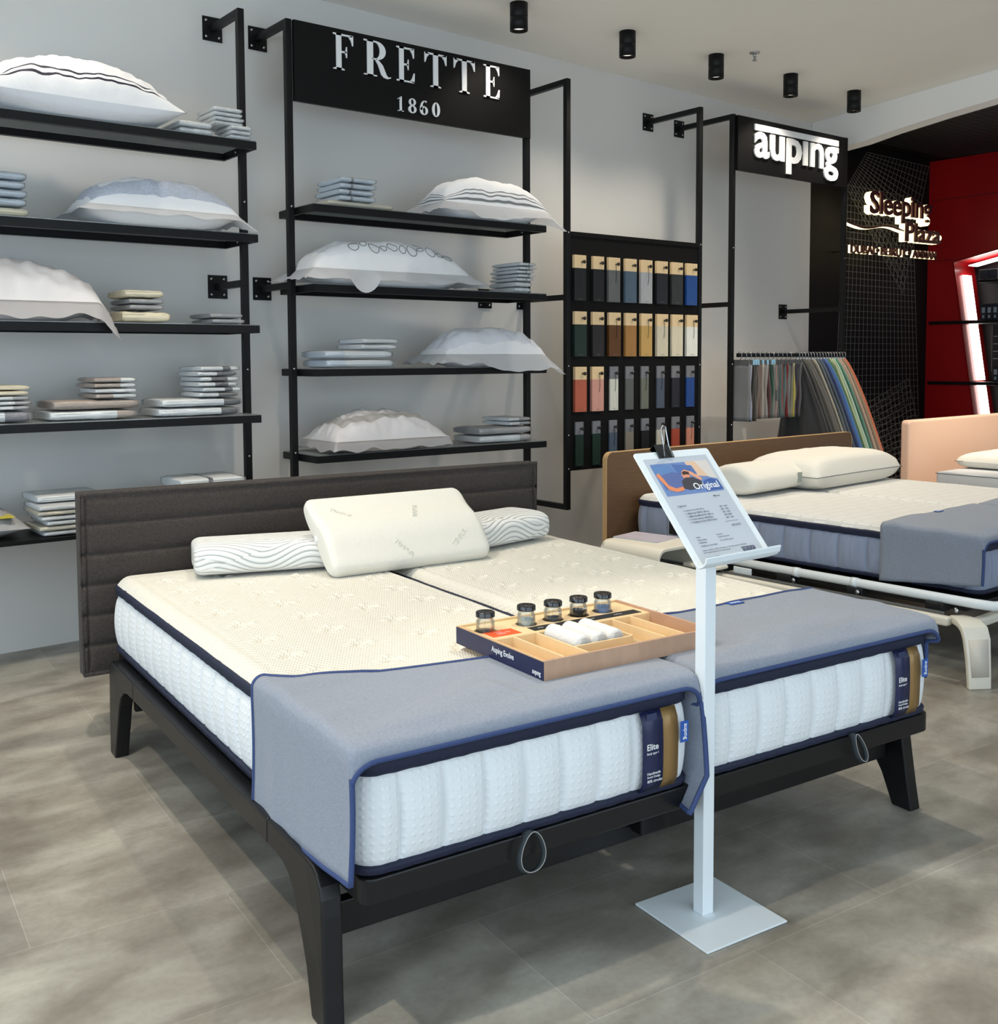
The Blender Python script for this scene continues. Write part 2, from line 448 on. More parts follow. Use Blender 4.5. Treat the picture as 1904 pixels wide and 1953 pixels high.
# grooves of the red panelling
mb = MB()
for z in (2.85, 2.27): mb.prism([(5.3 if z < 2.5 else 3.0, z), (5.55, z), (5.55, z + .006), (5.3 if z < 2.5 else 3.0, z + .006)], -.002, .0, M=Mx)
struct(mb.build('trim_2', mat('dark_red_groove', srgb(70, 2, 8), .6)))
# niche reveal (slanted jamb, sloping head) and black back
mb = MB()
mb.add([(RX, 5.315, 2.25), (RX + .38, 5.315, 2.25), (RX + .38, 4.95, 0), (RX, 4.95, 0)], [(0, 1, 2, 3)])
mb.add([(RX, 5.315, 2.25), (RX + .38, 5.315, 2.25), (RX + .38, 2.6, 2.8), (RX, 2.6, 2.8)], [(0, 1, 2, 3)])
struct(mb.build('trim_3', M_RED, solid=.01))
struct(box('wall_niche', RX + .38, RX + .45, 2.0, 5.6, 0, 3.2, M_BLACKWALL, bevel=0))
M_LED = mat('led_strip_light', (1, .93, .86, 1), emit=9)
led = empty('led_strip', (RX + .05, 5.0, 0), label='white light strip running down the slanted side of the red niche', cat='light strip')
def jy(z): return 4.95 + (5.315 - 4.95) * z / 2.25
mb = MB()
for z0, z1 in ((1.70, 2.13), (1.125, 1.665), (.3, 1.085)):
    mb.add([(.06, jy(z0) - 5.0 - .018, z0), (.22, jy(z0) - 5.0 - .018, z0), (.22, jy(z1) - 5.0 - .018, z1), (.06, jy(z1) - 5.0 - .018, z1)], [(0, 1, 2, 3)])
mb.build('light_diffuser', M_LED, led, solid=.006)
mb = MB()
mb.add([(.06, .22, 2.215), (.22, .22, 2.215), (.22, -2.0, 2.665), (.06, -2.0, 2.665)], [(0, 1, 2, 3)])
mb.build('light_diffuser', M_LED, led, solid=.006)
for z, nm in ((1.677, 'upper'), (1.098, 'lower')):
    o = box('wall_shelf', RX - .02, RX + .37, 2.6, 5.54, z - .018, z + .012, M_BLACK)
    tag(o, 'long %s black shelf crossing the red wall and its niche' % nm, 'shelf', 'black shelves of the red wall')
o = box('wall_shelf', RX + .06, RX + .37, 2.6, 5.10, 2.045, 2.07, M_BLACK)
tag(o, 'short black shelf high inside the red niche carrying the dark cases', 'shelf', 'black shelves of the red wall')

# ------------------------------------------------------------------ ceiling lamps
spot_d = None


def downlight(x, y, label, energy, tgt, spot, group='black cylinder spotlights on the white ceiling'):
    e = empty('ceiling_spotlight', (x, y, ZC), label=label, cat='ceiling lamp', group=group)
    mb = MB(); mb.lathe([(0, 0), (.05, 0), (.05, -.075), (.0485, -.0765), (.0485, -.0785), (.05, -.08), (.05, -.15), (.043, -.15), (.036, -.125), (0, -.125)], n=28)
    mb.build('housing', M_BLACK, e)
    MB().lathe([(0, -.128), (.025, -.128), (.034, -.134), (.0, -.134)], n=20).build('lamp_lens', mat('lamp_lens_glow', (1, .97, .9, 1), emit=1.2), e)
    L = lamp('spot_beam', 'SPOT', (0, 0, -.155), energy, WARM, spot=spot, blend=1.0 if y > 4.6 else .5, rad=.03)
    L.parent = e; L.rotation_euler = (Vector(tgt) - Vector((x, y, ZC - .155))).to_track_quat('-Z', 'Y').to_euler()
    return e


LX = [3.765, 4.610, 5.420, 6.205, 6.965]
LN = ['nearest spotlight of the row, above the white-lettered black sign', 'second spotlight of the row, right of the nearest one', 'middle spotlight of the row, left of the sprinkler', 'fourth spotlight of the row, right of the sprinkler', 'farthest spotlight of the row, beside the white bulkhead']
for x, n in zip(LX, LN):
    downlight(x, 4.64, n, 30 if x < 4 else 55, (x + .15, 4.66, 0), 2.2)
# the same lamps continue over the near bed, out of the picture
for (x, y, e, tg, sp) in ((2.75, 2.2, 140, (2.15, 1.15, 0), 1.05), (.80, 3.30, 150, (.9, 3.0, 0), 2.0), (-.35, 2.0, 170, (-.1, 1.8, 0), 1.8), (2.0, 3.45, 95, (2.0, 3.3, 0), 1.8), (4.6, 3.1, 110, (5.2, 3.5, 0), 1.5), (6.0, 2.9, 110, (6.2, 3.4, 0), 2.0),
                          (2.08, 4.64, 18, (2.08, 4.75, 0), 1.9), (1.24, 4.64, 28, (1.24, 4.75, 0), 1.9)):
    wh = {2.75: 'over the foot of the near bed', .80: 'left of the near bed headboard', -.35: 'over the floor left of the near bed', 2.0: 'over the pillows of the near bed', 4.6: 'over the bedside table', 6.0: 'over the second bed', 2.08: 'before the left shelving rack', 1.24: 'at the left end of the left shelving rack'}[x]
    downlight(x, y, 'black cylinder ceiling spotlight ' + wh, e, tg, sp, 'spotlights above the beds and the left rack')
lamp('pink_bed_spot', 'SPOT', (8.2, 2.9, 3.1), 480, WARM, (8.3, 4.3, .4), spot=.9, blend=.7)
# sprinkler
e = empty('fire_sprinkler', (5.573, 4.45, ZC), label='small chrome fire sprinkler hanging from the ceiling between spotlights', cat='sprinkler')
MB().lathe([(0, 0), (.035, 0), (.033, -.006), (.012, -.01), (0, -.01)], n=20).build('ceiling_rose', M_STEEL, e)
mb = MB(); mb.lathe([(0, -.01), (.011, -.01), (.011, -.025), (.004, -.028), (.004, -.045), (0, -.045)], n=12)
mb.tube([(.012, 0, -.02), (.014, 0, -.038), (.003, 0, -.05)], .002, 6); mb.tube([(-.012, 0, -.02), (-.014, 0, -.038), (-.003, 0, -.05)], .002, 6)
mb.lathe([(0, -.05), (.016, -.05), (.015, -.053), (0, -.053)], n=16)
mb.build('sprinkler_head', M_STEEL, e)
# ------------------------------------------------------------------ wall racks
ZT, ZM, ZB = 3.048, 1.725, .42
T = .0165


def side_frame(root, x, X0, full=True, plate_front=False):
    """pole with three arms to the wall, in root-local coordinates (root at (X0, YR, 0))"""
    d = wy(x) - YR; lx = x - X0
    mb = MB(); mb.box(lx - T, lx + T, -T, T, ZB - T, ZT)
    for z in (ZT - T, ZM, ZB): mb.box(lx - T, lx + T, T, d - .006, z - T, z + T)
    fr = mb.build('side_frame', M_BLACK, root, bevel=.0015)
    b = MB()
    for z in (2.12, 1.30, .87, .66): b.lathe([(0, 0), (.007, 0), (.005, .003), (0, .004)], n=10, M=Matrix.Translation((lx, -T, z)) @ Matrix.Rotation(PI / 2, 4, 'X'))
    b.build('bolt', M_STEEL, fr)
    for z in (ZT - T, ZM, ZB):
        mb = MB(); mb.box(lx - .052, lx + .052, d - .008, d, z - .06, z + .06)
        for a in (-.034, .034):
            for c in (-.04, .04):
                mb.lathe([(0, 0), (.009, 0), (.006, .004), (0, .005)], n=10, mi=1, M=Matrix.Translation((lx + a, d - .008, z + c)) @ Matrix.Rotation(PI / 2, 4, 'X'))
        mb.build('wall_plate', [M_BLACK, M_STEEL], fr, bevel=0)
    return fr


def rack(name, xl, xr, label):
    X0 = (xl + xr) / 2
    root = empty(name, (X0, YR, 0), label=label, cat='shop rack', group='black steel racks along the white wall')
    side_frame(root, xl, X0); side_frame(root, xr, X0)
    return root, X0


def glass_shelf(root, X0, xl, xr, z, yf=4.685, yb=5.06):
    """z is the top of the shelf"""
    a, b, c, d = xl - X0, xr - X0, yf - YR, yb - YR
    mb = MB(); h = .036; t = .012; zt = z - .004
    mb.box(a, b, c, c + t, zt - h, zt); mb.box(a, b, d - t, d, zt - h, zt); mb.box(a, a + t, c + t, d - t, zt - h, zt); mb.box(b - t, b, c + t, d - t, zt - h, zt)
    mb.box(a, b, c + t, c + .03, zt - h, zt - h + .003); mb.box(a, b, d - .03, d - t, zt - h, zt - h + .003)
    s = mb.build('shelf', M_BLACK, root, bevel=.001)
    MB().box(a + .003, b - .003, c + .002, d - .003, zt, z).build('glass_panel', M_GLASS, s)
    m2 = MB()
    for x, sg in ((a + t, 1), (b - t, -1)):
        m2.lathe([(0, 0), (.006, 0), (.006, .004), (0, .004)], n=8, M=Matrix.Translation((x, 0, zt - .018)) @ Matrix.Rotation(sg * PI / 2, 4, 'Y'))
    m2.build('bolt', M_STEEL, s)
    return s


XA0, XA, XB, XG, XC, XD, XE, XF = .69, 2.221, 2.475, 4.023, 4.345, 5.552, 5.895, 7.232
AZ = [2.380, 1.945, 1.515, 1.086]
BZ = [2.118, 1.725, 1.303, .868]
ra, ra0 = rack('shelving_rack', XA0, XA, 'black steel shelving rack at the left edge of the white wall')
for z in AZ: glass_shelf(ra, ra0, XA0 + .02, XA - .02, z)
mb = MB(); mb.box(XA0 + .02 - ra0, XA - .02 - ra0, 4.685 - YR, 5.12 - YR, .586, .592); mb.box(XA0 + .02 - ra0, XA - .02 - ra0, 4.685 - YR, 4.69 - YR, .575, .586)
tag(mb.build('lower_shelf', M_BLACK, ra, bevel=.001), 'solid black sheet metal shelf')
rb, rb0 = rack('shelving_rack', XB, XG, 'black steel shelving rack topped by the FRETTE 1860 sign')
for z in BZ: glass_shelf(rb, rb0, XB + .02, XG - .02, z)
rc, rc0 = rack('sample_rack', XC, XD, 'black steel wall frame holding the board of hanging finish samples')
rd, rd0 = rack('clothes_rack', XE, XF, 'black steel frame topped by auping letters, fabric hanging from its rail')

# --- sign board 1 with serif lettering
sb = MB().box(XB + T - rb0 + .002, XG - rb0 + .004, -.035, -.012, 2.644, 3.043).build('sign_board', M_BOARD, rb, bevel=.001)


def arc(cx, cy, rx, ry, a0, a1, n): return [(cx + rx * math.cos(math.radians(a0 + (a1 - a0) * i / n)), cy + ry * math.sin(math.radians(a0 + (a1 - a0) * i / n))) for i in range(n + 1)]


def serif(mb, ch, x, y, h, w, M, e):
    """thin-and-thick roman letter in a box h high and w wide"""
    def q(pts): mb.prism([(x + a * w, y + b * h) for a, b in pts], 0, e, M=M)
    st = .24 if ch in 'FE' else .22
    if ch in 'FE':
        q([(.14, 0), (.14 + st, 0), (.14 + st, 1), (.14, 1)])
        q([(0, 0), (.52, 0), (.52, .03), (.38, .055), (.14, .055), (0, .03)] if ch == 'F' else [(0, 0), (.95, 0), (.95, .045), (0, .045)])
        q([(0, 1), (0, .965), (.14, .945), (.9, .955), (.9, 1)])
        q([(.9, 1), (.72, .957), (.84, .85), (.90, .72), (.94, .72), (.94, 1)])
        q([(.38, .475), (.62, .485), (.62, .53), (.38, .53)]); q([(.60, .40), (.60, .62), (.56, .53), (.52, .507), (.56, .48)]); q([(.60, .36), (.645, .36), (.645, .66), (.60, .66)])
        if ch == 'E': q([(.72, .04), (.84, .15), (.92, .29), (.97, .29), (.95, 0)])
    if ch == 'T':
        q([(.5 - st / 2, 0), (.5 + st / 2, 0), (.5 + st / 2, 1), (.5 - st / 2, 1)]); q([(.26, 0), (.74, 0), (.74, .03), (.62, .055), (.38, .055), (.26, .03)])
        q([(.02, 1), (.02, .95), (.98, .95), (.98, 1)]); q([(0, 1), (0, .70), (.035, .70), (.10, .85), (.22, .957), (.10, 1)]); q([(1, 1), (1, .70), (.965, .70), (.90, .85), (.78, .957), (.90, 1)])
    if ch == 'R':
        q([(.12, 0), (.12 + st, 0), (.12 + st, 1), (.12, 1)]); q([(0, 0), (.48, 0), (.48, .035), (0, .035)]); q([(0, 1), (0, .96), (.34, .955), (.34, 1)])
        o = arc(.45, .735, .36, .265, 90, -90, 14); i = arc(.42, .735, .17, .225, 90, -90, 14)
        q([(.3, 1)] + o + [(.3, .47), (.3, .51)] + i[::-1] + [(.3, .96)])
        q([(.46, .50), (.58, .44), (.70, .34), (.84, .08), (.90, .03), (1.0, .05), (1.0, .02), (.88, -.02), (.74, 0), (.64, .08), (.52, .34), (.42, .465)])
    if ch == '1':
        q([(.38, 0), (.64, 0), (.64, 1), (.52, 1), (.38, .94)]); q([(.12, 0), (.90, 0), (.90, .045), (.12, .045)]); q([(.52, 1), (.10, .82), (.10, .78), (.40, .86)])
    if ch == '0':
        mb.ringprism([(x + a * w, y + b * h) for a, b in arc(.5, .5, .46, .5, 0, 360, 28)[:-1]], [(x + a * w, y + b * h) for a, b in arc(.5, .5, .17, .45, 0, 360, 28)[:-1]], 0, e, M=M)
    if ch == '8':
        mb.ringprism([(x + a * w, y + b * h) for a, b in arc(.5, .26, .46, .27, 0, 360, 24)[:-1]], [(x + a * w, y + b * h) for a, b in arc(.52, .26, .20, .20, 0, 360, 24)[:-1]], 0, e, M=M)
        mb.ringprism([(x + a * w, y + b * h) for a, b in arc(.5, .75, .40, .25, 0, 360, 24)[:-1]], [(x + a * w, y + b * h) for a, b in arc(.5, .76, .17, .19, 0, 360, 24)[:-1]], 0, e, M=M)
    if ch == '6':
        mb.ringprism([(x + a * w, y + b * h) for a, b in arc(.5, .30, .46, .30, 0, 360, 24)[:-1]], [(x + a * w, y + b * h) for a, b in arc(.54, .30, .18, .24, 0, 360, 24)[:-1]], 0, e, M=M)
        q([(.04, .32), (.06, .55), (.18, .80), (.40, .96), (.78, 1), (.84, .90), (.70, .86), (.66, .95), (.48, .90), (.36, .72), (.32, .50), (.32, .32)])


Ms = frame_M((0, -.036, 0), (1, 0, 0), (0, 0, 1))
for ch, x, w in zip('FRETTE', (2.712, 2.893, 3.095, 3.275, 3.470, 3.678), (.125, .165, .118, .145, .145, .118)):
    mb = MB(); serif(mb, ch, x - rb0, 2.836, .182, w, Ms, .006); mb.build('sign_letter', M_WHITE, sb, fix=False)
for ch, x, w in zip('1860', (3.094, 3.165, 3.240, 3.320), (.048, .056, .056, .056)):
    mb = MB(); serif(mb, ch, x - rb0, 2.677, .078, w, Ms, .006); mb.build('sign_numeral', M_WHITE, sb, fix=False)
# --- sign board 2
sb2 = MB().box(XE + T - rd0, XF - T - rd0, -.035, -.012, 2.660, 3.04).build('sign_board', M_BOARD, rd, bevel=.001)
o, _ = text('brand_lettering', 'aup\u0131ng', sb2, M_WHITE, w=1.005, h=.262, M=frame_M((6.078 - rd0, -.036, 2.688), (1, 0, 0), (0, 0, 1)), ext=.012, off=.022, space=1.0)
MB().box(6.082 - rd0, 7.082 - rd0, -.048, -.036, 2.958, 3.0).build('brand_bar', M_WHITE, sb2)
# --- rail for hanging fabric
RZ = 1.371; RY = -.05
MB().box(XE + T - rd0, XF - T - rd0, RY - .012, RY + .012, RZ - .02, RZ + .008).build('hanging_rail', M_BLACK, rd, bevel=.001)

# --- board of finish samples
mb = MB(); mb.box(XC + T + .001 - rc0, XD - T - .001 - rc0, -.012, .004, .650, 2.125)
mb.box(XC + T - rc0, XD - T - rc0, -.016, .012, 2.10, 2.128); mb.box(XC + T - rc0, XD - T - rc0, -.016, .012, .648, .67)
mb.build('sample_board', mat('matt_black_board', srgb(10, 10, 11), .6, spec=.2), rc, bevel=.001)
B_, K_ = 'light wood', 'grey'
rows = [
 [(4.376, 4.476, 'black', (18, 19, 22)), (4.534, 4.629, 'black', (20, 20, 24)), (4.667, 4.770, 'mid grey', (98, 102, 102)), (4.816, 4.919, 'steel blue', (78, 98, 116)), (4.958, 5.064, 'pale grey', (172, 174, 178)), (5.105, 5.210, 'blue-black', (26, 27, 36)), (5.248, 5.358, 'charcoal', (46, 48, 50)), (5.394, 5.501, 'bright blue', (28, 74, 142))],
 [(4.378, 4.481, 'dark green', (18, 44, 36)), (4.529, 4.630, 'near-black brown', (32, 28, 30)), (4.671, 4.777, 'dark brown wood', (92, 56, 20)), (4.818, 4.919, 'mid brown wood', (160, 116, 62)), (4.961, 5.065, 'golden wood', (192, 156, 90)), (5.110, 5.217, 'light beige', (206, 198, 176)), (5.253, 5.362, 'cream', (216, 208, 184)), (5.398, 5.509, 'off-white', (232, 232, 222))],
 [(4.382, 4.481, 'terracotta', (178, 92, 68)), (4.525, 4.628, 'dusty pink', (204, 150, 136)), (4.691, 4.764, 'ivory', (204, 206, 196)), (4.832, 4.903, 'dark grey', (86, 90, 90)), (4.974, 5.043, 'grey-green', (104, 108, 98)), (5.122, 5.194, 'slate blue', (72, 82, 98)), (5.267, 5.341, 'blue-black', (26, 27, 34)), (5.412, 5.490, 'strong blue', (24, 66, 134))],
 [(4.395, 4.462, 'deep green', (16, 44, 36)), (4.541, 4.608, 'deep green', (14, 40, 32)), (4.688, 4.755, 'denim blue', (72, 88, 106)), (4.833, 4.905, 'taupe', (128, 122, 112)), (4.980, 5.048, 'black', (20, 20, 23)), (5.125, 5.200, 'pale ivory', (196, 194, 182)), (5.272, 5.345, 'brick red', (168, 72, 52)), (5.419, 5.490, 'salmon', (206, 140, 116))]]
rz = [(1.704, 1.985), (1.359, 1.638), (1.014, 1.295), (.672, .951)]
ordn = ['leftmost', 'second from left', 'third from left', 'fourth from left', 'fifth from left', 'sixth from left', 'seventh from left', 'rightmost']
rown = ['top row', 'second row', 'third row', 'bottom row']
for ri, row in enumerate(rows):
    z0, z1 = rz[ri]
    for k, (x0, x1, cn, c) in enumerate(row):
        wood = not (ri == 3 or (ri == 2 and k > 1))
        xm = (x0 + x1) / 2; w = x1 - x0
        if wood: w *= .97
        r = empty('finish_sample', (xm, YR - .013, z1), label='%s sample with %s top, %s, %s of black board' % (cn, B_ if wood else K_, ordn[k], rown[ri]), cat='colour sample', group='finish samples hanging on the black board')
        m = mat('sample_' + cn.replace(' ', '_').replace('-', '_'), srgb(*c), .5, var=.06, vscale=18, stretch=(4, 1, 1))
        tm = M_WOODL if wood else mat('grey_sample_top', srgb(118, 120, 126), .6, var=.05)
        th = .022 if wood else .012; zc = -.080
        cut = -(z1 - z0)
        MB().box(-w / 2, w / 2, -th, 0, cut, zc).build('coloured_face', m, r, bevel=.001)
        MB().box(-w / 2, w / 2, -th, 0, zc, 0).build('top_block', tm, r, bevel=.001)
        mb = MB(); px = w * .12
        mb.lathe([(0, 0), (.006, 0), (.005, .012), (.006, .016), (.011, .018), (.011, .026), (0, .028)], n=14, M=Matrix.Translation((px, -th, -.042)) @ Matrix.Rotation(PI / 2, 4, 'X'))
        mb.build('hook', M_BLACKGLOSS, r)
        if c[0] > 40 and k % 3 != 0:
            MB().tube([(px, -th - .003, -.05), (px + .002, -th - .003, -.12), (px - .004, -th - .002, -.16)], .0012, 5).build('cord', M_BLACK, r)
        MB().box(-w * .16, w * .16, -th - .0006, -th, cut + .011, cut + .0135).build('caption_print', M_MESH, r)

# ------------------------------------------------------------------ hanging fabric
def cloth_wave(seed, x, y, z, a): return a * nz(seed * 3.1, y * 9, z * 5)


NTH = ['first', 'second', 'third', 'fourth', 'fifth', 'sixth', 'seventh', 'eighth', 'ninth', 'tenth', 'eleventh', 'twelfth', 'thirteenth', 'fourteenth', 'fifteenth', 'sixteenth', 'seventeenth', 'eighteenth', 'nineteenth', 'twentieth', 'twenty-first', 'twenty-second', 'twenty-third', 'twenty-fourth']
gl = [('light grey book of', (112, 114, 116)), ('lilac grey', (146, 152, 170)), ('black', (30, 30, 32)), ('dark taupe', (70, 66, 60)), ('grey-brown', (104, 98, 92)), ('rust-brown', (112, 84, 74)), ('pale sand', (160, 152, 144)), ('warm grey', (134, 130, 124)), ('stone', (150, 148, 144)), ('wine brown', (92, 62, 62)), ('bottle green', (20, 66, 54)), ('grey-green', (112, 120, 114)), ('dusty rose', (150, 130, 124)), ('smoke', (92, 96, 96)), ('teal grey', (78, 98, 98)), ('brick', (124, 74, 62)), ('sea grey', (88, 104, 108)), ('dark red', (108, 34, 32)), ('mist grey', (118, 122, 124)), ('khaki', (124, 122, 106)), ('mustard', (176, 164, 84)), ('ink', (46, 52, 68)), ('aubergine', (56, 44, 54)), ('slate', (84, 90, 92))]
for k, (cn, c) in enumerate(gl):
    x = 5.935 + k * .0258
    e = empty('fabric_swatch', (x, YR + RY, RZ), label='%s short fabric swatch, %s along the left half of the rail' % (cn.replace(' book of', ''), NTH[k]), cat='fabric sample', group='short fabric swatches clipped on the rail')
    m = mat('swatch_%d' % k, srgb(*c), .9, var=.10, vscale=90, bump=.2, bscale=250, sheen=.2)
    P = []
    bot = -.46 if k > 3 else -.475
    for i in range(13):
        z = -.065 + (bot + .065) * i / 12; r = []
        for j in range(9):
            y = -.085 + .17 * j / 8
            r.append((cloth_wave(k, 0, y, z, .02) + .006 * (i / 12) * math.sin(k * 2.3), y + .01 * nz(k, z * 6, 0), z))
        P.append(r)
    MB().grid(P).build('cloth', m, e, solid=.011)
    mb = MB(); mb.box(-.009, .009, -.087, .087, -.075, -.038, 0)
    cm = M_PBLUE if k in (2, 3, 4, 6, 8, 10, 11) else mat('grey_clip', srgb(84, 86, 88), .6)
    if k in (2, 3, 4, 6, 8, 10, 11): cm = mat('pale_blue_header', srgb(150, 196, 222), .6)
    mb.build('header', cm, e, bevel=.001)
    if k % 2 == 0:
        MB().tube([(0, .0, -.040), (0, -.02, -.02), (0, -.018, .008), (0, 0, .018), (0, .018, .008), (0, .016, -.012)], .0022, 6).build('hook', M_STEEL, e)
dl = [('near-black', (36, 38, 42)), ('charcoal', (52, 54, 56)), ('dark olive', (72, 72, 66)), ('dark grey', (84, 84, 82)), ('brown-grey', (66, 64, 60)), ('light stone', (150, 146, 134)), ('petrol grey', (68, 80, 86)), ('denim grey', (62, 76, 92)), ('navy blue', (42, 60, 104)), ('cobalt blue', (58, 104, 168)), ('leaf green', (62, 100, 70)), ('pale green', (166, 178, 142)), ('mint', (160, 190, 168)), ('sea green', (78, 130, 112)), ('sand pink', (172, 150, 134)), ('camel', (140, 120, 98)), ('burnt orange', (186, 100, 68))]
for k, (cn, c) in enumerate(dl):
    x = 6.60 + k * .0365
    e = empty('fabric_drape', (x, YR + RY, RZ), label='long %s fabric length hanging on the right half of the rail' % cn, cat='fabric', group='long fabric lengths on the rail')
    m = mat('drape_%d' % k, srgb(*c), .85, var=.08, vscale=120, bump=.2, bscale=300, sheen=.3)
    P = []
    nl = 18
    for i in range(nl + 1):
        t = i / nl; z = -.035 - .86 * t
        half = .02 + .29 * (t ** .75); r = []
        for j in range(25):
            s = -1 + 2 * j / 24
            y = half * s - .10 * t; xx = .016 * math.sin(s * 7.5 + k) * min(1, t * 3) + .012 * nz(k, s * 2, t * 3) - .01 * t
            r.append((xx, y, z + .03 * abs(s) * t))
        P.append(r)
    MB().grid(P).build('cloth', m, e, solid=.012)
    MB().tube([(0, .0, -.045), (0, -.02, -.02), (0, -.018, .008), (0, 0, .018), (0, .018, .008), (0, .016, -.014)], .0026, 6).build('ring', M_STEEL, e)
    MB().lathe([(0, -.05), (.016, -.045), (.012, -.025), (0, -.02)], n=10).build('clip', mat('clear_clip', srgb(196, 200, 204), .2), e)
# ------------------------------------------------------------------ pillows and folded linen on the racks
def sgn(a): return -1 if a < 0 else 1


def lines(extra, n=40):
    a = set(round(-1 + 2 * i / n, 5) for i in range(n + 1)) | set(extra)
    return sorted(a)


def pillow_mesh(L, D, H, fl=.05, seed=1, p=3.0, rise=.32, wr=.006, stripes=(), droop=.8, bands=None, n=64, sagx=0, pinch=.05, front_drop=0, dropx=(1e9, 1e9), corner=.0, ge=.68):
    """pillow lying flat: body L x D x H with a flat flange fl. stripes / bands use distance in metres from the body edge.
    returns MB whose mat index: 0 fabric, 1 stripe, 2 band"""
    sx = 1 - 2 * fl / L; sy = 1 - 2 * fl / D
    ex, ey = [], []
    for (a, b) in list(stripes) + ([bands] if bands else []):
        for q in (a, b):
            for sg in (-1, 1):
                ex.append(sg * (1 - 2 * q / L)); ey.append(sg * (1 - 2 * q / D))
    if fl > 0: ex += [sx, -sx]; ey += [sy, -sy]
    U, V = lines(ex, n), lines(ey, max(16, int(n * D / L)))
    def f(a, p_): return max(0, 1 - abs(a) ** p_)
    def pt(u, v, top):
        bu, bv = min(1, abs(u) / sx), min(1, abs(v) / sy)
        g = (f(bu, p) * f(bv, p)) ** ge
        x = u * L / 2 * (1 - pinch * (1 - abs(u) ** 2) * 0 - pinch * (1 - min(1, abs(v)) ** 2) * abs(u) ** 4 * -1 * -1)
        y = v * D / 2 * (1 - pinch * (1 - min(1, abs(u)) ** 2) * abs(v) ** 4)
        e = max(0, (abs(u) - sx) / (1 - sx + 1e-6), (abs(v) - sy) / (1 - sy + 1e-6)) if fl > 0 else 0
        h0 = H * rise * (1 - droop * min(1, e * .9))
        w = 2.0 * wr * (nz(u * 3 + seed, v * 3, seed, 1) * .7 + nz(u * 9 + seed, v * 6, 2.0 + seed) * .5 + abs(nz(u * 5 - v * 4, seed * 1.7, 3)) * .6)
        wf = wr * 1.6 * nz(u * 4 + v * 3, seed, v * 2 + 4) * (1 if e > 0 else 0) * e
        if top: z = h0 + (H - H * rise) * g + w * (g > 0) * min(1, g * 3) + wf
        else: z = h0 - H * rise * min(1, g * 1.25) + wf
        # flange hanging over the front edge of the shelf
        if front_drop and v < -sy and dropx[0] < u < dropx[1]:
            k = math.sin(PI * (u - dropx[0]) / (dropx[1] - dropx[0])) ** .7
            z -= front_drop * e * k
        if corner and u > sx * .9 and v < 0: z -= corner * ((u - sx * .9) / (1 - sx * .9)) * abs(v)
        z = z + sagx * u
        return (x, y, max(z, -.30) if (front_drop or corner) else max(z, .0015))
    def mif(i, j):
        u, v = (U[i] + U[i + 1]) / 2, (V[j] + V[j + 1]) / 2
        d = min((1 - abs(u)) * L / 2, (1 - abs(v)) * D / 2)
        for a, b in stripes:
            if a < d < b: return 1
        if bands and bands[0] < d < bands[1]: return 2
        return 0
    mb = MB()
    mb.grid([[pt(u, v, True) for v in V] for u in U], mif=mif)
    mb.grid([[pt(u, v, False) for v in V] for u in U])
    # close the rim
    ring = [(u, V[0]) for u in U] + [(U[-1], v) for v in V] + [(u, V[-1]) for u in U[::-1]] + [(U[0], v) for v in V[::-1]]
    mb.grid([[pt(u, v, True), pt(u, v, False)] for u, v in ring])
    return mb


def shelf_y(x_at_485, y): return x_at_485 * y / 4.85


def put_pillow(xl, xr, z, H, label, mats, rz=0, yf=4.64, yb=5.02, **k):
    x0, x1 = xl * yb / 4.85, xr * yf / 4.85
    e = pillow_mesh(x1 - x0, yb - yf, H, **k).build('pillow', mats, None)
    e.location = ((x0 + x1) / 2, (yf + yb) / 2, z + .001); e.rotation_euler = (0, 0, rz)
    return tag(e, label, 'pillow', 'white display pillows on the glass shelves')


put_pillow(.95, 1.935, 2.38, .27, 'big white pillow with two navy border lines on the top left shelf', [M_PILLOW, M_NAVYLINE], fl=.0, stripes=((.030, .036), (.046, .052)), seed=2, wr=.012, rise=.25, yf=4.62, p=2.2)
put_pillow(1.29, 2.29, 1.945, .215, 'white pillow with a wide embroidered border, second shelf of the left rack', [M_PILLOW, M_NAVYLINE, M_LINEN], fl=.06, bands=(.075, .135), seed=5, yf=4.56, wr=.008, droop=.5, corner=.05)
put_pillow(.60, 1.60, 1.515, .255, 'silvery satin pillow with pointed corner drooping over the third left shelf', [M_SATIN], fl=.035, seed=9, wr=.016, yf=4.62, p=2.4, corner=.10, droop=.9)
put_pillow(3.09, 4.31, 2.118, .235, 'white pillow with triple grey piping on the top shelf under the FRETTE sign', [M_PILLOW, M_GREYLINE], fl=.07, stripes=((.072, .075), (.080, .083), (.088, .091)), seed=12, yf=4.60, wr=.008, corner=.06, front_drop=.03, dropx=(-.5, .3))
pc = put_pillow(2.33, 3.72, 1.725, .235, 'white pillow with grey embroidered chain of rings on the middle rack', [M_PILLOW, M_GREYLINE, M_SATIN], fl=.07, seed=15, yf=4.60, wr=.012, front_drop=.07, dropx=(-.55, -.25))
put_pillow(3.09, 4.30, 1.303, .215, 'plain white pillow drooping over the right end of the third shelf', [M_PILLOW, M_NAVYLINE, mat('white_hemstitch', srgb(222, 224, 232), .8)], fl=.075, bands=(.09, .15), seed=19, yf=4.60, wr=.010, corner=.07, front_drop=.05, dropx=(-.35, .9))
put_pillow(2.46, 3.46, .868, .205, 'bagged white pillow with pearl grey border band on the lowest glass shelf', [M_SATIN, M_NAVYLINE, M_SHADOWGREY], fl=.02, bands=(.085, .135), seed=23, yf=4.60, wr=.012, p=2.6)
# ring chain embroidery
mb = MB(); Lp, Dp = pc.dimensions.x, pc.dimensions.y


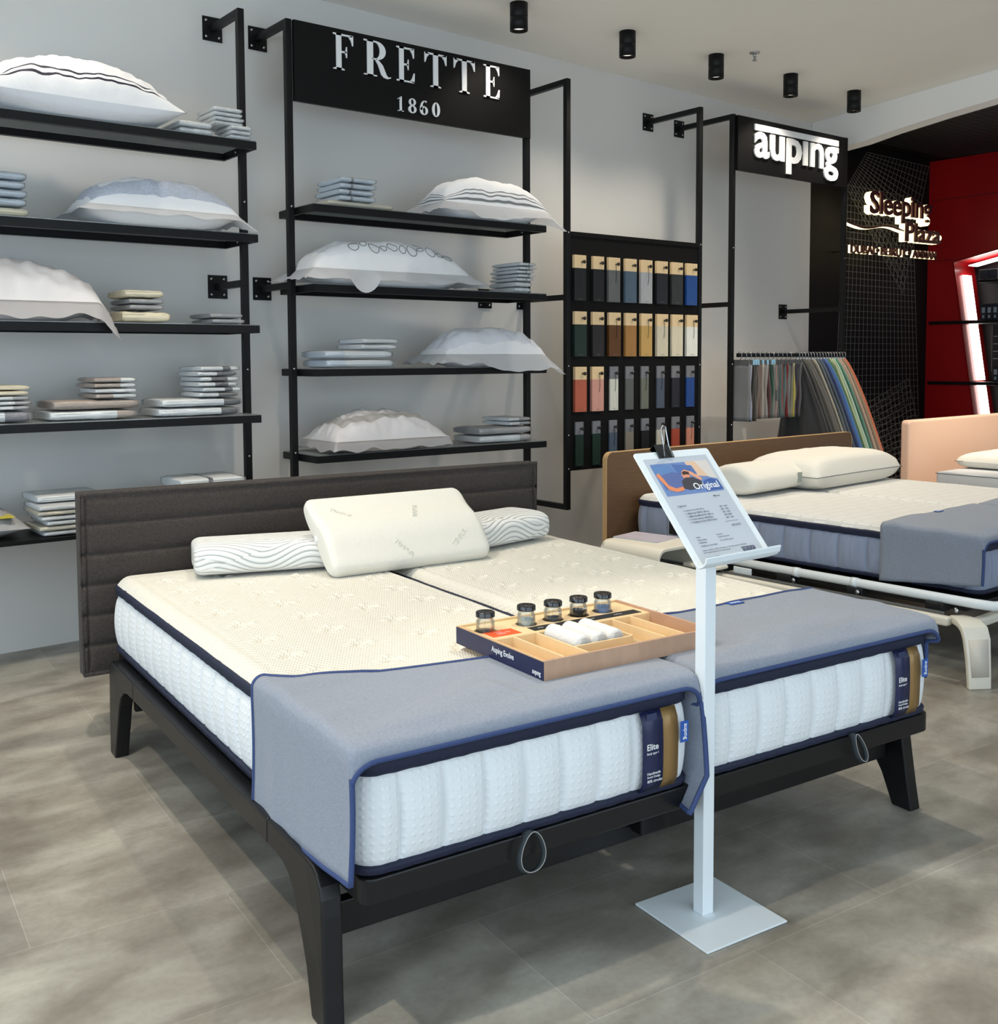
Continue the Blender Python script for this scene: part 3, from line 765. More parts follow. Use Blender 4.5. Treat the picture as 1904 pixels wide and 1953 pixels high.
from mathutils.bvhtree import BVHTree
bvh = BVHTree.FromPolygons([v.co for v in pc.data.vertices], [p.vertices[:] for p in pc.data.polygons])


def surf(x, y):
    h = bvh.ray_cast(Vector((x, y, 1)), Vector((0, 0, -1)))
    return h[0].z + .001 if h[0] else .1


for k in range(11):
    u0 = -.42 + k * .105; v0 = -.46 + .03 * math.sin(k * 2); rr = .030 if k % 2 == 0 else .020
    pts = [(u0 * Lp / 2 + rr * math.cos(t * PI / 10), v0 * Dp / 2 + rr * .55 * math.sin(t * PI / 10)) for t in range(20)]
    mb.tube([(x, y, surf(x, y)) for x, y in pts], .0022, 5, closed=True)
mb.build('embroidered_chain', M_GREYLINE, pc)

_pk = {}


def packet_mesh(L, D, H, seed, layers=3):
    """folded cloth: rounded slab whose long front edge is a soft fold with fine layer lines"""
    mb = MB(); n = 14; m = 20
    prof = []
    for k in range(m):
        a = 2 * PI * k / m
        cx_, cz = math.cos(a), math.sin(a)
        prof.append((abs(cx_) ** .28 * sgn(cx_), abs(cz) ** .42 * sgn(cz)))
    P = []
    for i in range(n + 1):
        t = -1 + 2 * i / n; e = 1 - .25 * max(0, abs(t) - .94) / .06
        r = []
        for a, c in prof:
            y = a * D / 2 * (1 - .03 * nz(t * 2, seed, 1)); z = H / 2 + c * H / 2 * e * (.92 + .10 * nz(t * 2.5, a, seed)) + .0
            y += .004 * nz(t * 3, c * 4, seed)
            r.append((t * L / 2, y, max(.0005, min(z, H))))
        P.append(r)
    mb.grid(P, cv=True)
    k = m; b0 = 0; e0 = n * m
    mb.f += [tuple(range(b0 + k - 1, b0 - 1, -1)), tuple(range(e0, e0 + k))]; mb.m += [0, 0]; mb.s += [False, False]
    # fold lines
    return mb, n


def packet(xl, xr, z, H, spec, label, group, yf=4.71, yb=4.97, rz=0, bag=True, name='linen_packet', cat='folded linen'):
    """spec: list of (t_end, material) along the length"""
    x0, x1 = xl * yb / 4.85, xr * yf / 4.85
    L, D = max(.1, x1 - x0), yb - yf
    sd = random.random() * 50
    r = empty(name, ((x0 + x1) / 2, (yf + yb) / 2, z), rz, label, cat, group)
    mb, n = packet_mesh(L * .965, D * .95, H * .93, sd)
    mats = [m for _, m in spec]
    def idx(t):
        for q, (te, _) in enumerate(spec):
            if t <= te: return q
        return len(spec) - 1
    for fi in range(n * 20):
        i = fi // 20; mb.m[fi] = idx((i + .5) / n)
    mb.build('folded_cloth', mats, r)
    ly = MB()
    for q in (.34, .66):
        ly.box(-L * .47, L * .47, -D * .478, -D * .474, H * q - .0006, H * q + .0006)
    ly.build('fold_line', mat('fold_line_grey', srgb(150, 156, 160), .9), r)
    if bag:
        bm_, _ = packet_mesh(L, D, H, sd + 3)
        bm_.build('plastic_sleeve', M_PLASTIC, r)
    return r


def pos_word(i, n):
    if n == 1: return 'single'
    return {0: 'lowest', n - 1: 'topmost'}.get(i, '%s one up' % ['', 'second', 'third', 'fourth', 'fifth', 'sixth', 'seventh'][i])


def stack(xl, xr, z, n, H, spec, what, where, group, jit=.008, **k):
    for i in range(n):
        j = random.uniform(-jit, jit); sp = spec[i % len(spec)] if isinstance(spec[0], list) else spec
        lb = '%s, %s, %s' % (what, pos_word(i, n), where) if n > 1 else '%s, %s' % (what, where)
        packet(xl + j, xr + j, z + i * H, H * .99, sp, lb, group, rz=random.uniform(-.02, .02), **k)
    return z + n * H


def W_(m): return [(1, m)]


G = 'folded linen packets on the left rack'
z = stack(1.80, 2.06, 2.382, 2, .030, W_(M_PWHITE), 'flat bagged white sheet', 'beside the navy lined pillow', G)
sp = [(.70, M_PWHITE), (.73, M_NAVYLINE), (.76, M_PWHITE), (.79, M_NAVYLINE), (1, M_PWHITE)]
z = stack(2.075, 2.245, 2.382, 3, .022, sp, 'white pillowcase with navy dashes', 'lower pile, right end of top left shelf', G, yf=4.70, yb=4.90)
stack(1.985, 2.215, z, 4, .021, [(.5, M_PWHITE), (.53, M_NAVYLINE), (.57, M_PWHITE), (.6, M_NAVYLINE), (1, M_PWHITE)], 'white pillowcase with navy marks', 'upper pile, right end of top left shelf', G, yf=4.74, yb=4.94)
packet(.95, 1.218, 1.947, .040, W_(M_PCREAM), 'cream zip case under pale blue packets at the left edge, second shelf', G, name='zip_case', cat='zip case', bag=False)
stack(.93, 1.215, 1.988, 4, .036, W_(M_PBLUE), 'bagged pale blue linen', 'piled on cream case, second left shelf', G)
packet(1.52, 1.83, 1.517, .055, W_(M_PCREAM), 'wide cream zip case at the bottom of the middle stack on the third left shelf', G, name='zip_case', cat='zip case', bag=False)
stack(1.555, 1.80, 1.573, 2, .026, W_(M_PSILVER), 'bagged grey linen', 'between two cream zip cases', G)
packet(1.535, 1.80, 1.627, .040, W_(M_PCREAM), 'smaller cream zip case on top of the grey packets, third left shelf', G, name='zip_case', cat='zip case', bag=False)
stack(1.925, 2.195, 1.517, 2, .026, W_(M_PSILVER), 'thin grey bagged pillowcase', 'right end of third left shelf', G)
packet(.80, 1.20, 1.088, .052, [(.72, M_PWHITE), (1, M_PGREY)], 'thick white and slate duvet packet at the left edge, fourth shelf', G)
stack(.85, 1.20, 1.141, 3, .020, [(.6, M_PGREY), (.8, M_PWHITE), (1, M_PSILVER)], 'thin slate and white packet', 'left edge of fourth left shelf', G)
stack(.88, 1.195, 1.202, 2, .022, W_(M_PCREAM), 'cream zip case', 'left edge of fourth left shelf', G, name='zip_case', cat='zip case', bag=False)
stack(1.215, 1.665, 1.088, 2, .045, [[(.80, M_PWHITE), (1, M_PBEIGE)], [(1, M_PBEIGE)]], 'wide beige bordered duvet cover', 'under the small beige packets', G)
stack(1.40, 1.665, 1.179, 4, .0235, [[(.4, M_PBEIGE), (.62, M_PWHITE), (1, M_PWHITE)], [(1, M_PWHITE)], [(.62, M_PBEIGE), (1, M_PWHITE)], [(.62, M_PBEIGE), (1, M_PWHITE)]], 'small white and beige pillowcase', 'middle pile of fourth left shelf', G)
stack(1.675, 2.170, 1.088, 2, .042, [(.76, M_PWHITE), (1, M_PBLACK)], 'wide white duvet cover with black end', 'fourth left shelf', G)
stack(1.865, 2.165, 1.173, 6, .0245, [[(.5, M_PWHITE), (1, M_PBLACK)], [(.55, M_PWHITE), (.8, M_PBLACK), (1, M_PWHITE)], [(.45, M_PWHITE), (.8, M_PBLACK), (1, M_PWHITE)], [(.3, M_PWHITE), (.7, M_PBLACK), (1, M_PWHITE)]], 'small black and white pillowcase', 'right pile of fourth left shelf', G, jit=.012)
# bottom shelf
stack(1.17, 1.56, .594, 6, .022, [[(1, M_PWHITE)], [(.8, M_PCREAM), (1, M_PWHITE)], [(.9, M_PWHITE), (1, M_PSILVER)]], 'clear bagged white linen', 'black lower shelf left of headboard', G, jit=.02)
packet(1.15, 1.50, .727, .035, [(.35, M_PWHITE), (.38, M_NAVYLINE), (.42, M_PWHITE), (.45, M_NAVYLINE), (1, M_PWHITE)], 'slipped white pillowcase with two black lines on the lower shelf stack', G, yf=4.80, yb=5.06)
stack(1.75, 2.19, .594, 3, .05, W_(M_PWHITE), 'bagged white duvet cover', 'behind the charcoal headboard', G)
packet(1.76, 2.19, .745, .055, [(.40, M_PWHITE), (.42, M_NAVYLINE), (.46, M_PWHITE), (.48, M_NAVYLINE), (1, M_PWHITE)], 'plump white packet with black double line above the charcoal headboard', G)
e = pillow_mesh(.55, .34, .14, fl=0, seed=31, wr=.012, p=2.2).build('bagged_pillow', [M_PSILVER], None); e.location = (.88, 4.88, .593)
tag(e, 'grey bagged pillow with a yellow label, cut off by the left edge', 'pillow')
MB().box(.10, .19, -.168, -.02, .085, .088, M=Matrix.Rotation(.0, 4, 'X')).build('yellow_label', mat('yellow_print', srgb(206, 190, 60), .5), e, loc=(.02, 0, .012))
G = 'folded linen packets on the rack under the FRETTE sign'
G = 'folded linen packets on the middle rack'
z = stack(2.53, 3.07, 2.120, 1, .030, W_(M_PCREAM), 'wide flat cream sheet packet', 'under pale blue pillowcases', G)
stack(2.60, 2.955, z, 4, .031, [(.3, M_PBLUE), (.33, M_GREYLINE), (.36, M_PBLUE), (.39, M_GREYLINE), (1, M_PBLUE)], 'pale blue pillowcase with grey lines', 'on cream sheet packet', G)
stack(3.70, 4.02, 1.727, 2, .032, [(.5, M_PWHITE), (.53, M_GREYLINE), (1, M_PWHITE)], 'white linen with grey ring motif', 'beside the chain pillow', G)
stack(3.72, 4.05, 1.792, 5, .022, [(.6, M_PWHITE), (.63, M_GREYLINE), (1, M_PWHITE)], 'thin white pillowcase', 'upper pile beside the chain pillow', G, jit=.014)
stack(2.51, 3.06, 1.305, 2, .046, [(.3, M_PBLUE), (1, M_PWHITE)], 'wide white duvet cover', 'third shelf of middle rack', G)
stack(2.70, 3.07, 1.398, 2, .030, W_(M_PWHITE), 'small white pillowcase', 'third shelf of middle rack', G, jit=.02)
stack(3.45, 4.03, .870, 2, .046, [[(.78, M_PWHITE), (1, M_SHADOWGREY)], [(.3, M_PSILVER), (1, M_SHADOWGREY)]], 'wide white and pearl duvet cover', 'lowest shelf of middle rack', G)
stack(3.65, 4.01, .963, 2, .024, [(.5, M_PWHITE), (1, M_PSILVER)], 'small pearl grey pillowcase', 'lowest shelf of middle rack', G)

# ------------------------------------------------------------------ bed 1
TH = math.radians(-4.915)
BX, BY = 1.005, 1.746
bed = empty('double_bed', (BX, BY, 0), TH, 'low black lacquered double bed frame with charcoal headboard, nearest to the viewer', 'bed')
# platform rim
mb = MB()
def rrect(x0, x1, y0, y1, r, n=6):
    p = []
    for cx_, cy_, a in ((x1 - r, y0 + r, -90), (x1 - r, y1 - r, 0), (x0 + r, y1 - r, 90), (x0 + r, y0 + r, 180)):
        p += arc(cx_, cy_, r, r, a, a + 90, n)
    return p
o_ = rrect(.010, 1.812, -.005, 2.0, .03); i_ = rrect(.06, 1.76, .07, 1.95, .02)
mb.ringprism(o_, i_, .272, .326)
mb.build('platform_rim', M_FRAME, bed, bevel=.004)
mb = MB()
for k in range(22): mb.box(.06, 1.76, .09 + k * .085, .135 + k * .085, .29, .305)
mb.build('slats', M_FRAME, bed)


PF = [(.40, .256), (.35, .2555), (.31, .251), (.275, .238), (.245, .212), (.222, .18), (.195, .14), (.165, .09), (.130, 0), (.062, 0), (.074, .08), (.084, .16), (.091, .22), (.097, .255), (.106, .280), (.122, .298), (.145, .309), (.18, .313), (.40, .314)]
PB = [(1.60, .256), (1.68, .2545), (1.725, .245), (1.757, .222), (1.775, .19), (1.785, .15), (1.812, 0), (1.880, 0), (1.905, .12), (1.918, .22), (1.922, .28), (1.912, .306), (1.89, .314), (1.60, .314)]
Mp = lambda u: Matrix(((0, 0, 1, u), (1, 0, 0, 0), (0, 1, 0, 0), (0, 0, 0, 1)))
for u0, u1 in ((-.036, .009), (1.813, 1.858)):
    for poly in (PF, PB):
        mb = MB(); mb.prism(poly, 0, u1 - u0, M=Mp(u0))
        sd = -1 if u0 < 0 else 1
        mb.v = [(x + sd * .012 * max(0, (.25 - z) / .25), y, z) for x, y, z in mb.v]
        mb.build('leg', M_FRAME, bed, bevel=.005, seg=3)
    box('side_rail', u0, u1, .401, 1.599, .256, .314, M_FRAME, bed, bevel=.005, seg=3)
box('cross_beam', .02, 1.80, .135, .165, .150, .222, M_FRAME, bed, bevel=.003)
box('cross_beam', .02, 1.80, 1.80, 1.83, .150, .222, M_FRAME, bed, bevel=.003)
box('centre_support', .80, .89, .085, .13, .178, .272, M_FRAME, bed, bevel=.006)
# headboard
mb = MB(); hl, hr, hb, ht = -.099, 1.855, .236, .882; nb = 6; vb = 2.03
U = [hl + (hr - hl) * i / 40 for i in range(41)]
Zs = [hb + (ht - hb) * i / 72 for i in range(73)]


def hy(u, z):
    b = (z - hb) / (ht - hb) * nb; fr = abs((b % 1) - .5) * 2
    seam = math.exp(-((1 - fr) / .09) ** 2) * .009 if .3 < b < nb - .3 else 0
    ed = min(u - hl, hr - u, z - hb, ht - z)
    pip = .010 * math.exp(-((ed - .022) / .004) ** 2)
    return -.006 * (1 - fr ** 3) + seam + pip + .002 * nz(u * 4, z * 4, 1)


U = sorted(set([round(q, 4) for q in U] + [round(hl + q, 4) for q in (.008, .016, .019, .022, .025, .03)] + [round(hr - q, 4) for q in (.008, .016, .019, .022, .025, .03)]))
mb.grid([[(u, vb + hy(u, z) + (.012 if (u in (U[0], U[-1]) or z in (Zs[0], Zs[-1])) else 0), z + .003 * nz(u * 5, 1, 1) * (z in (Zs[0], Zs[-1]))) for z in Zs] for u in U])
mb.box(hl + .001, hr - .001, vb + .012, vb + .065, hb + .001, ht - .001)
hd = mb.build('headboard', M_HEAD, bed, fix=False)
mb = MB(); mb.tube([(hl + .004, vb + .004, hb + .004), (hl + .004, vb + .004, ht - .004), (hr - .004, vb + .004, ht - .004), (hr - .004, vb + .004, hb + .004)], .010, 8, closed=True)
mb.tube([(hl + .004, vb + .062, hb + .004), (hl + .004, vb + .062, ht - .004), (hr - .004, vb + .062, ht - .004), (hr - .004, vb + .062, hb + .004)], .008, 8, closed=True)
mb.build('edge_piping', M_HEAD, hd)


def mattress(origin, rz, Wd, L, z0, z1, zt, label, side_m, top_m, group, tufts=True, seams=.1, seam0=.095, ctrs=True, grooved_long=True):
    """mattress with piped edges: z0 bottom, z1 top of the border, zt crown height"""
    r = empty('mattress', origin, rz, label, 'mattress', group)
    # side border
    R = .05; per = []
    def path(n_=None):
        pts = []
        def seg(a, b, nx, ny):
            l = (Vector(b) - Vector(a)).length; k = int(l / .005)
            for i in range(k): pts.append((a[0] + (b[0] - a[0]) * i / k, a[1] + (b[1] - a[1]) * i / k, nx, ny))
        def cor(cx_, cy_, a0):
            for i in range(6):
                a = math.radians(a0 + 90 * i / 6); pts.append((cx_ + R * math.cos(a), cy_ + R * math.sin(a), math.cos(a), math.sin(a)))
        seg((R, 0), (Wd - R, 0), 0, -1); cor(Wd - R, R, -90); seg((Wd, R), (Wd, L - R), 1, 0); cor(Wd - R, L - R, 0)
        seg((Wd - R, L), (R, L), 0, 1); cor(R, L - R, 90); seg((0, L - R), (0, R), -1, 0); cor(R, R, 180)
        return pts
    pts = path(); zs = [z0 + .012 + (z1 - z0 - .045) * i / 12 for i in range(13)]
    P = []; uv = []; s = 0; prev = None
    for x, y, nx, ny in pts + [pts[0]]:
        if prev: s += math.hypot(x - prev[0], y - prev[1])
        prev = (x, y)
        c = x if abs(ny) > .9 else y
        ok = abs(ny) > .99 or abs(nx) > .99
        d = abs(((c - seam0 + seams / 2) % seams) - seams / 2) if ok else .05
        g = math.exp(-(d / .005) ** 2) * .010
        puff = .011 * (1 - (1 - min(1, d / .05)) ** 2.5) if ok else .004
        col = []
        for i, z in enumerate(zs):
            t = i / 12; bul = .008 * math.sin(PI * t) ** .7 + puff * math.sin(PI * t) ** .5
            o = bul - g * math.sin(PI * t) ** .3 - .004
            col.append((x + nx * o, y + ny * o, z)); uv.append((s, z))
        P.append(col)
    mb = MB(); mb.grid(P); mb.build('side_border', side_m, r, uv=uv, fix=False)
    # quilted top
    nu, nv = int(Wd / .009), int(L / .009); P = []; uv = []
    cents = []
    if tufts:
        k = 0; v = .165
        while v < L - .06:
            u = .14
            while u < Wd - .05: cents.append((u, v)); u += .2
            v += .182
    def hz(u, v):
        e = min(u, Wd - u, v, L - v)
        z = z1 + (zt - z1) * (1 - max(0, 1 - e / .05) ** 2.6)
        z -= .003 * math.exp(-((e - .055) / .008) ** 2)
        z += .0022 * nz(u * 7, v * 7, .5)
        if tufts:
            du = (u - .14 + .1) % .2 - .1; dv = (v - .165 + .091) % .182 - .091
            if .05 < u < Wd - .05 and .06 < v < L - .06:
                q = math.hypot(du, dv)
                z -= .016 * math.exp(-(q / .015) ** 2) + .006 * math.exp(-(q / .05) ** 2)
                z += .0045 * math.exp(-((q - .032) / .011) ** 2) * (1 + math.cos(4 * math.atan2(dv, du)))
        return z
    for i in range(nu + 1):
        u = Wd * i / nu; row = []
        for j in range(nv + 1):
            v = L * j / nv
            # round the corners in plan
            x, y = u, v
            cx_ = min(max(u, R), Wd - R); cy_ = min(max(v, R), L - R); dx, dy = u - cx_, v - cy_
            if dx and dy:
                m_ = max(abs(dx), abs(dy)); q = math.hypot(dx, dy); x = cx_ + dx * m_ / q; y = cy_ + dy * m_ / q
            row.append((x, y, hz(u, v))); uv.append((u, v))
        P.append(row)
    mb = MB(); mb.grid(P); mb.build('quilted_top', top_m, r, uv=uv, fix=False)
    # piping
    for nm, zc, h, rad in (('upper_piping', z1 - .016, .017, .007), ('lower_piping', z0 + .009, .009, .008)):
        mb = MB(); ring = []
        for k, (x, y, nx, ny) in enumerate(pts):
            o0 = rad * .6; w = .002 * nz(k * .17, zc, 3)
            ring.append([(x + nx * (o0 - .004), y + ny * (o0 - .004), zc - h + w), (x + nx * (o0 + .003), y + ny * (o0 + .003), zc - h * .7 + w), (x + nx * (o0 + .001), y + ny * (o0 + .001), zc - h * .15 + w),
                         (x + nx * (o0 + .005), y + ny * (o0 + .005), zc + h * .3 + w), (x + nx * (o0 + .002), y + ny * (o0 + .002), zc + h * .85 + w), (x + nx * (o0 - .012), y + ny * (o0 - .012), zc + h + w), (x - nx * .01, y - ny * .01, zc - h + w)])
        mb.grid(ring, cu=True, cv=True); mb.build(nm, M_NAVY, r)
    MB().prism(rrect(.004, Wd - .004, .004, L - .004, R), z0, z0 + .01).build('underside', side_m, r)
    return r


def bedpt(u, v, z=0): 
    return (BX + u * math.cos(TH) - v * math.sin(TH), BY + u * math.sin(TH) + v * math.cos(TH), z)


M_LABEL = mat('navy_satin_label', srgb(20, 28, 68), .4); M_GOLD = mat('bronze_satin_band', srgb(140, 110, 66), .35, .3); M_TAG = mat('blue_woven_tag', srgb(34, 84, 168), .6)
for k, (u0, lab) in enumerate(((.006, 'cream topped single mattress on the left half of the near bed'), (.921, 'cream topped single mattress on the right half of the near bed'))):
    r = mattress(bedpt(u0, .0), TH, (.872, .885)[k], 1.995, .330, .562, .590, lab, M_MATTW, M_TOPW, 'single mattresses of the near bed', seam0=.089)
    def bulge(z): t = (z - .342) / .187; return -.022 - .004 * math.sin(PI * max(0, min(1, t)))
    def strip(nm, a, b, z_0, z_1, m, off=0, parent=r):
        P = [[(u + .0, bulge(z_0 + (z_1 - z_0) * j / 8) * (1 if 0 < j < 8 else .55) - off, z_0 + (z_1 - z_0) * j / 8) for j in range(9)] for u in (a, (a + b) / 2, b)]
        return MB().grid(P).build(nm, m, parent, solid=.0016)
    lb = strip('brand_label', .700, .762, .345, .534, M_LABEL); strip('bronze_band', .762, .808, .345, .534, M_GOLD)
    Ml = frame_M((.711, -.0285, .447), (1, 0, 0), (0, 0, 1))
    text('label_text', 'Elite', lb, M_WHITE, w=.034, M=Ml, ext=.0006, off=.012)
    text('label_text', 'Body type 1', lb, M_WHITE, w=.034, M=frame_M((.711, -.0285, .435), (1, 0, 0), (0, 0, 1)), ext=.0006)
    for q, s in enumerate(('Handmade', 'Dutch Design', '80% circular')):
        text('label_text', s, lb, M_WHITE, h=.0065, M=frame_M((.713, -.0270, .388 - q * .009), (1, 0, 0), (0, 0, 1)), ext=.0006)
    MB().box(.714, .744, -.0225, -.0215, .512, .530).build('care_patch', mat('dark_blue_patch', srgb(44, 54, 88), .5), lb)
    tg = MB().box(.812, .836, -.031, -.029, .447, .497).build('woven_tag', M_TAG, r)
    text('tag_text', 'aup\u0131ng', tg, M_WHITE, w=.038, h=.012, M=frame_M((.818, -.0315, .491), (0, 0, -1), (1, 0, 0), (0, -1, 0)), ext=.0005, off=.01)
    # pull strap
    mb = MB(); us = .388 if k == 0 else .53; tilt = 0 if k == 0 else .45
    loop = [(-.031 * math.sin(PI * 2 * q / 28) * (1 - .25 * math.cos(PI * 2 * q / 28)), -.044 + .044 * math.cos(PI * 2 * q / 28)) for q in range(29)]
    P = []
    for a, b in loop:
        if k == 1: a, b = a * .55 - b * tilt * 1.0, b * .95
        P.append([(us + a, -.006 - (0 if b > -.006 else .012), .335 + b), (us + a + .004, -.030, .335 + b + .004)])
    st = mb.grid(P).build('pull_strap', mat('dark_grey_webbing', srgb(52, 60, 64), .8, bump=.3, bscale=300), r, solid=.003)
    e2 = MB().tube([p[1] for p in P], .0010, 6).build('strap_edge', M_SHADOWGREY, st)

# foot protectors draped over both mattresses
def protector(name, origin, rz, Wd, z_hang, ztop, vL, vR, v_front, label, group, flare=.0, hang_r=None, outl=.0, tagu=None, zr_hang=.38, flat=None):
    """cloth over the foot end, hanging down left and right"""
    r = empty(name, origin, rz, label, 'mattress cover', group)
    secs = []   # cross-section: (x, z, nx, nz)
    n1, n2, n3 = 14, 60, 12
    zc = ztop - .022
    for i in range(n1): secs.append((-.026 + .004 * math.sin(PI * i / n1), z_hang + (zc - z_hang) * i / n1, 'L', 1 - i / n1))
    for i in range(6): a = PI - (PI / 2) * (i + 1) / 6; secs.append((.0 + .026 * math.cos(a), zc + .026 * math.sin(a), 'T', 0))
    for i in range(n2): secs.append((Wd * (i + 1) / (n2 + 1), zc + .026, 'T', (i + 1) / (n2 + 1)))
    for i in range(6): a = PI / 2 - (PI / 2) * i / 6; secs.append((Wd - .006 + .020 * math.cos(a), zc + .006 + .020 * math.sin(a), 'T', 1))
    for i in range(n3 + 1): secs.append((Wd + .014, zc + .006 - (zc - zr_hang) * i / n3, 'R', i / n3))
    nv = 30; P = []; uv = []
    for x, z, k, t in secs:
        row = []
        for j in range(nv + 1):
            q = j / nv
            if k == 'L': vb_ = vL + .045 * math.sin(PI * min(1, t * 1.0)) * 0 + .0
            elif k == 'R': vb_ = vR
            else:
                uu = max(0, min(1, x / Wd)); vb_ = vL + (vR - vL) * uu - (.105 * (1 - math.exp(-uu * 9)) * (1 - .1 * uu) if vL > .46 else 0)
            v0_ = .012
            v = v0_ + (vb_ - v0_) * max(0, (j - 4) / (nv - 4))
            if j < 4: v = (-.021, -.020, -.016, -.006)[j] if k == 'T' else (-.019, -.014, -.006, .004)[j]
            zz = z; xx = x
            if k == 'T':
                fold = .014 * max(0, nz(x * 2.2 + 5, v * 9 - x * 3.5, 1.0)) + .005 * math.sin(v * 30 - x * 9 + 1) * math.exp(-((x - Wd * .6) / .35) ** 2) * (1 - q)
                if flat and flat[0] < x < flat[1]: fold *= max(0, min(1, 1 - (v - .05) / .06))
                lift = .010 * (1 - q) ** 2 * math.sin(PI * max(0, min(1, x / Wd)))
                zz += fold + lift * (0 if (flat and flat[0] < x < flat[1] and v > .09) else 1) + .001
                if j < 5: zz = min(zz, zc + .026 - (.034, .023, .012, .005, .001)[j])
            if j < 5:
                q_ = max(0, min(1, (.056 - min(x + .026, Wd + .014 - x)) / .056)); zz = min(zz, zc + .026 - (.034, .023, .012, .005, .001)[j] - .042 * (1 - math.sqrt(1 - q_ * q_)) * (1, .9, .6, .25, .05)[j])
            if k == 'L':
                zz += .052 * t * (1 - q)
                xx -= .006 * (nz(v * 14, 3, 7) + .4) * t + outl * t * (1 - q)
                if q > .85: zz += 0
            if k == 'R':
                xx += (.004 * math.sin(PI * t) - flare * max(0, t - .75) * 4) * (1 - q) ** 2
                v -= flare * .55 * t * (1 - q) ** 2
                if not flare: xx -= .016 * max(0, 1 - q * 4); v += .030 * max(0, 1 - q * 4)
            row.append((xx, v, zz)); uv.append((x, v))
        P.append(row)
    c = MB().grid(P).build('cloth', M_CLOTH, r, solid=.004, fix=False)
    loop = [p[0] for p in P] + P[-1][1:] + [p[-1] for p in P[::-1]][1:] + P[0][::-1][1:-1]
    mb = MB(); mb.tube(loop, .0062, 6, closed=True); mb.build('binding', M_NAVY2, r)
    if tagu is not None:
        a = P[int(20 + n2 * tagu)][-1]; 
        t_ = MB().box(a[0], a[0] + .055, a[1] - .028, a[1] - .004, a[2] + .004, a[2] + .006).build('woven_tag', M_TAG, r)
        text('tag_text', 'aup\u0131ng', t_, M_WHITE, w=.04, h=.012, M=Matrix.Translation((a[0] + .007, a[1] - .024, a[2] + .0062)), ext=.0004, off=.01)
    return r


protector('foot_protector', bedpt(.006, 0), TH, .868, .283, .600, .520, .40, -.012, 'blue-grey cloth protector with navy binding over the foot of the left near mattress', 'cloth foot protectors', flare=.06, zr_hang=.275, flat=(.42, 2))
protector('foot_protector', bedpt(.921, 0), TH, .885, .47, .602, .415, .43, -.012, 'blue-grey cloth protector over the foot of the right near mattress, behind the post', 'cloth foot protectors', zr_hang=.42, tagu=.55, flat=(-1, .24))

# pillows on bed 1
M_WAVE = mat('wave_quilted_knit', srgb(233, 236, 235), .85, sheen=.2)
nt = M_WAVE.node_tree; N = nt.nodes; L = nt.links
tc = N.new('ShaderNodeTexCoord'); sp_ = N.new('ShaderNodeSeparateXYZ'); L.new(tc.outputs['UV'], sp_.inputs[0])
def sn(a, k, ph=0): return math_node(nt, 'SINE', math_node(nt, 'ADD', math_node(nt, 'MULTIPLY', a, k), ph))
w1 = math_node(nt, 'MULTIPLY', sn(sp_.outputs[0], 19), .028); w2 = math_node(nt, 'MULTIPLY', sn(sp_.outputs[0], 14, 2.2), .034)
h1 = math_node(nt, 'ABSOLUTE', sn(math_node(nt, 'ADD', sp_.outputs[1], w1), 150)); h2 = math_node(nt, 'ABSOLUTE', sn(math_node(nt, 'SUBTRACT', sp_.outputs[1], w2), 150))
sel = math_node(nt, 'GREATER_THAN', math_node(nt, 'ADD', sn(sp_.outputs[0], 12, 1), sn(sp_.outputs[1], 40)), 0.0)
hh = math_node(nt, 'ADD', math_node(nt, 'MULTIPLY', h1, sel), math_node(nt, 'MULTIPLY', h2, math_node(nt, 'SUBTRACT', 1.0, sel)))
hh = math_node(nt, 'POWER', hh, .4)
bb = N.new('ShaderNodeBump'); bb.inputs['Strength'].default_value = .9; bb.inputs['Distance'].default_value = .006
L.new(hh, bb.inputs['Height']); L.new(bb.outputs[0], N['Principled BSDF'].inputs['Normal'])
mx = N.new('ShaderNodeMix'); mx.data_type = 'RGBA'; mx.inputs[6].default_value = srgb(176, 184, 188); mx.inputs[7].default_value = srgb(236, 238, 236)
L.new(hh, mx.inputs[0]); L.new(mx.outputs[2], N['Principled BSDF'].inputs['Base Color'])


def contour(Lp, D, prof, m, label, loc, rot, group=None, extra=None, rnd=.03, n=40):
    """bar pillow with a closed section prof(list of (y,z)) swept along x with rounded ends"""
    mb = MB(); P = []; uv = []; k = len(prof)
    cy_ = sum(p[0] for p in prof) / k; cz_ = sum(p[1] for p in prof) / k
    xs = [-Lp / 2 + rnd * (1 - math.cos(PI / 2 * i / 6)) for i in range(6)] + [-Lp / 2 + rnd + (Lp - 2 * rnd) * i / n for i in range(n + 1)] + [Lp / 2 - rnd * (1 - math.cos(PI / 2 * i / 6)) for i in range(5, -1, -1)]
    for x in xs:
        d = Lp / 2 - abs(x); e = rnd * (1 - math.sqrt(max(0, 1 - (1 - min(1, d / rnd)) ** 2)))
        row = []; s = 0
        for q, (y, z) in enumerate(prof):
            v = Vector((y - cy_, z - cz_)); l = v.length; v = v * max(0.0, (l - e) / l) if l > 0 else v
            row.append((x, cy_ + v.x, cz_ + v.y)); uv.append((x, s))
            a, b = prof[q], prof[(q + 1) % k]; s += math.hypot(a[0] - b[0], a[1] - b[1])
        P.append(row)
    mb.grid(P, cv=True); N_ = len(P)
    mb.f += [tuple(range(k)), tuple(range((N_ - 1) * k + k - 1, (N_ - 1) * k - 1, -1))]; mb.m += [0, 0]; mb.s += [True, True]
    o = mb.build('pillow', m, None, uv=uv)
    o.location = loc; o.rotation_euler = rot
    return tag(o, label, 'pillow', group)


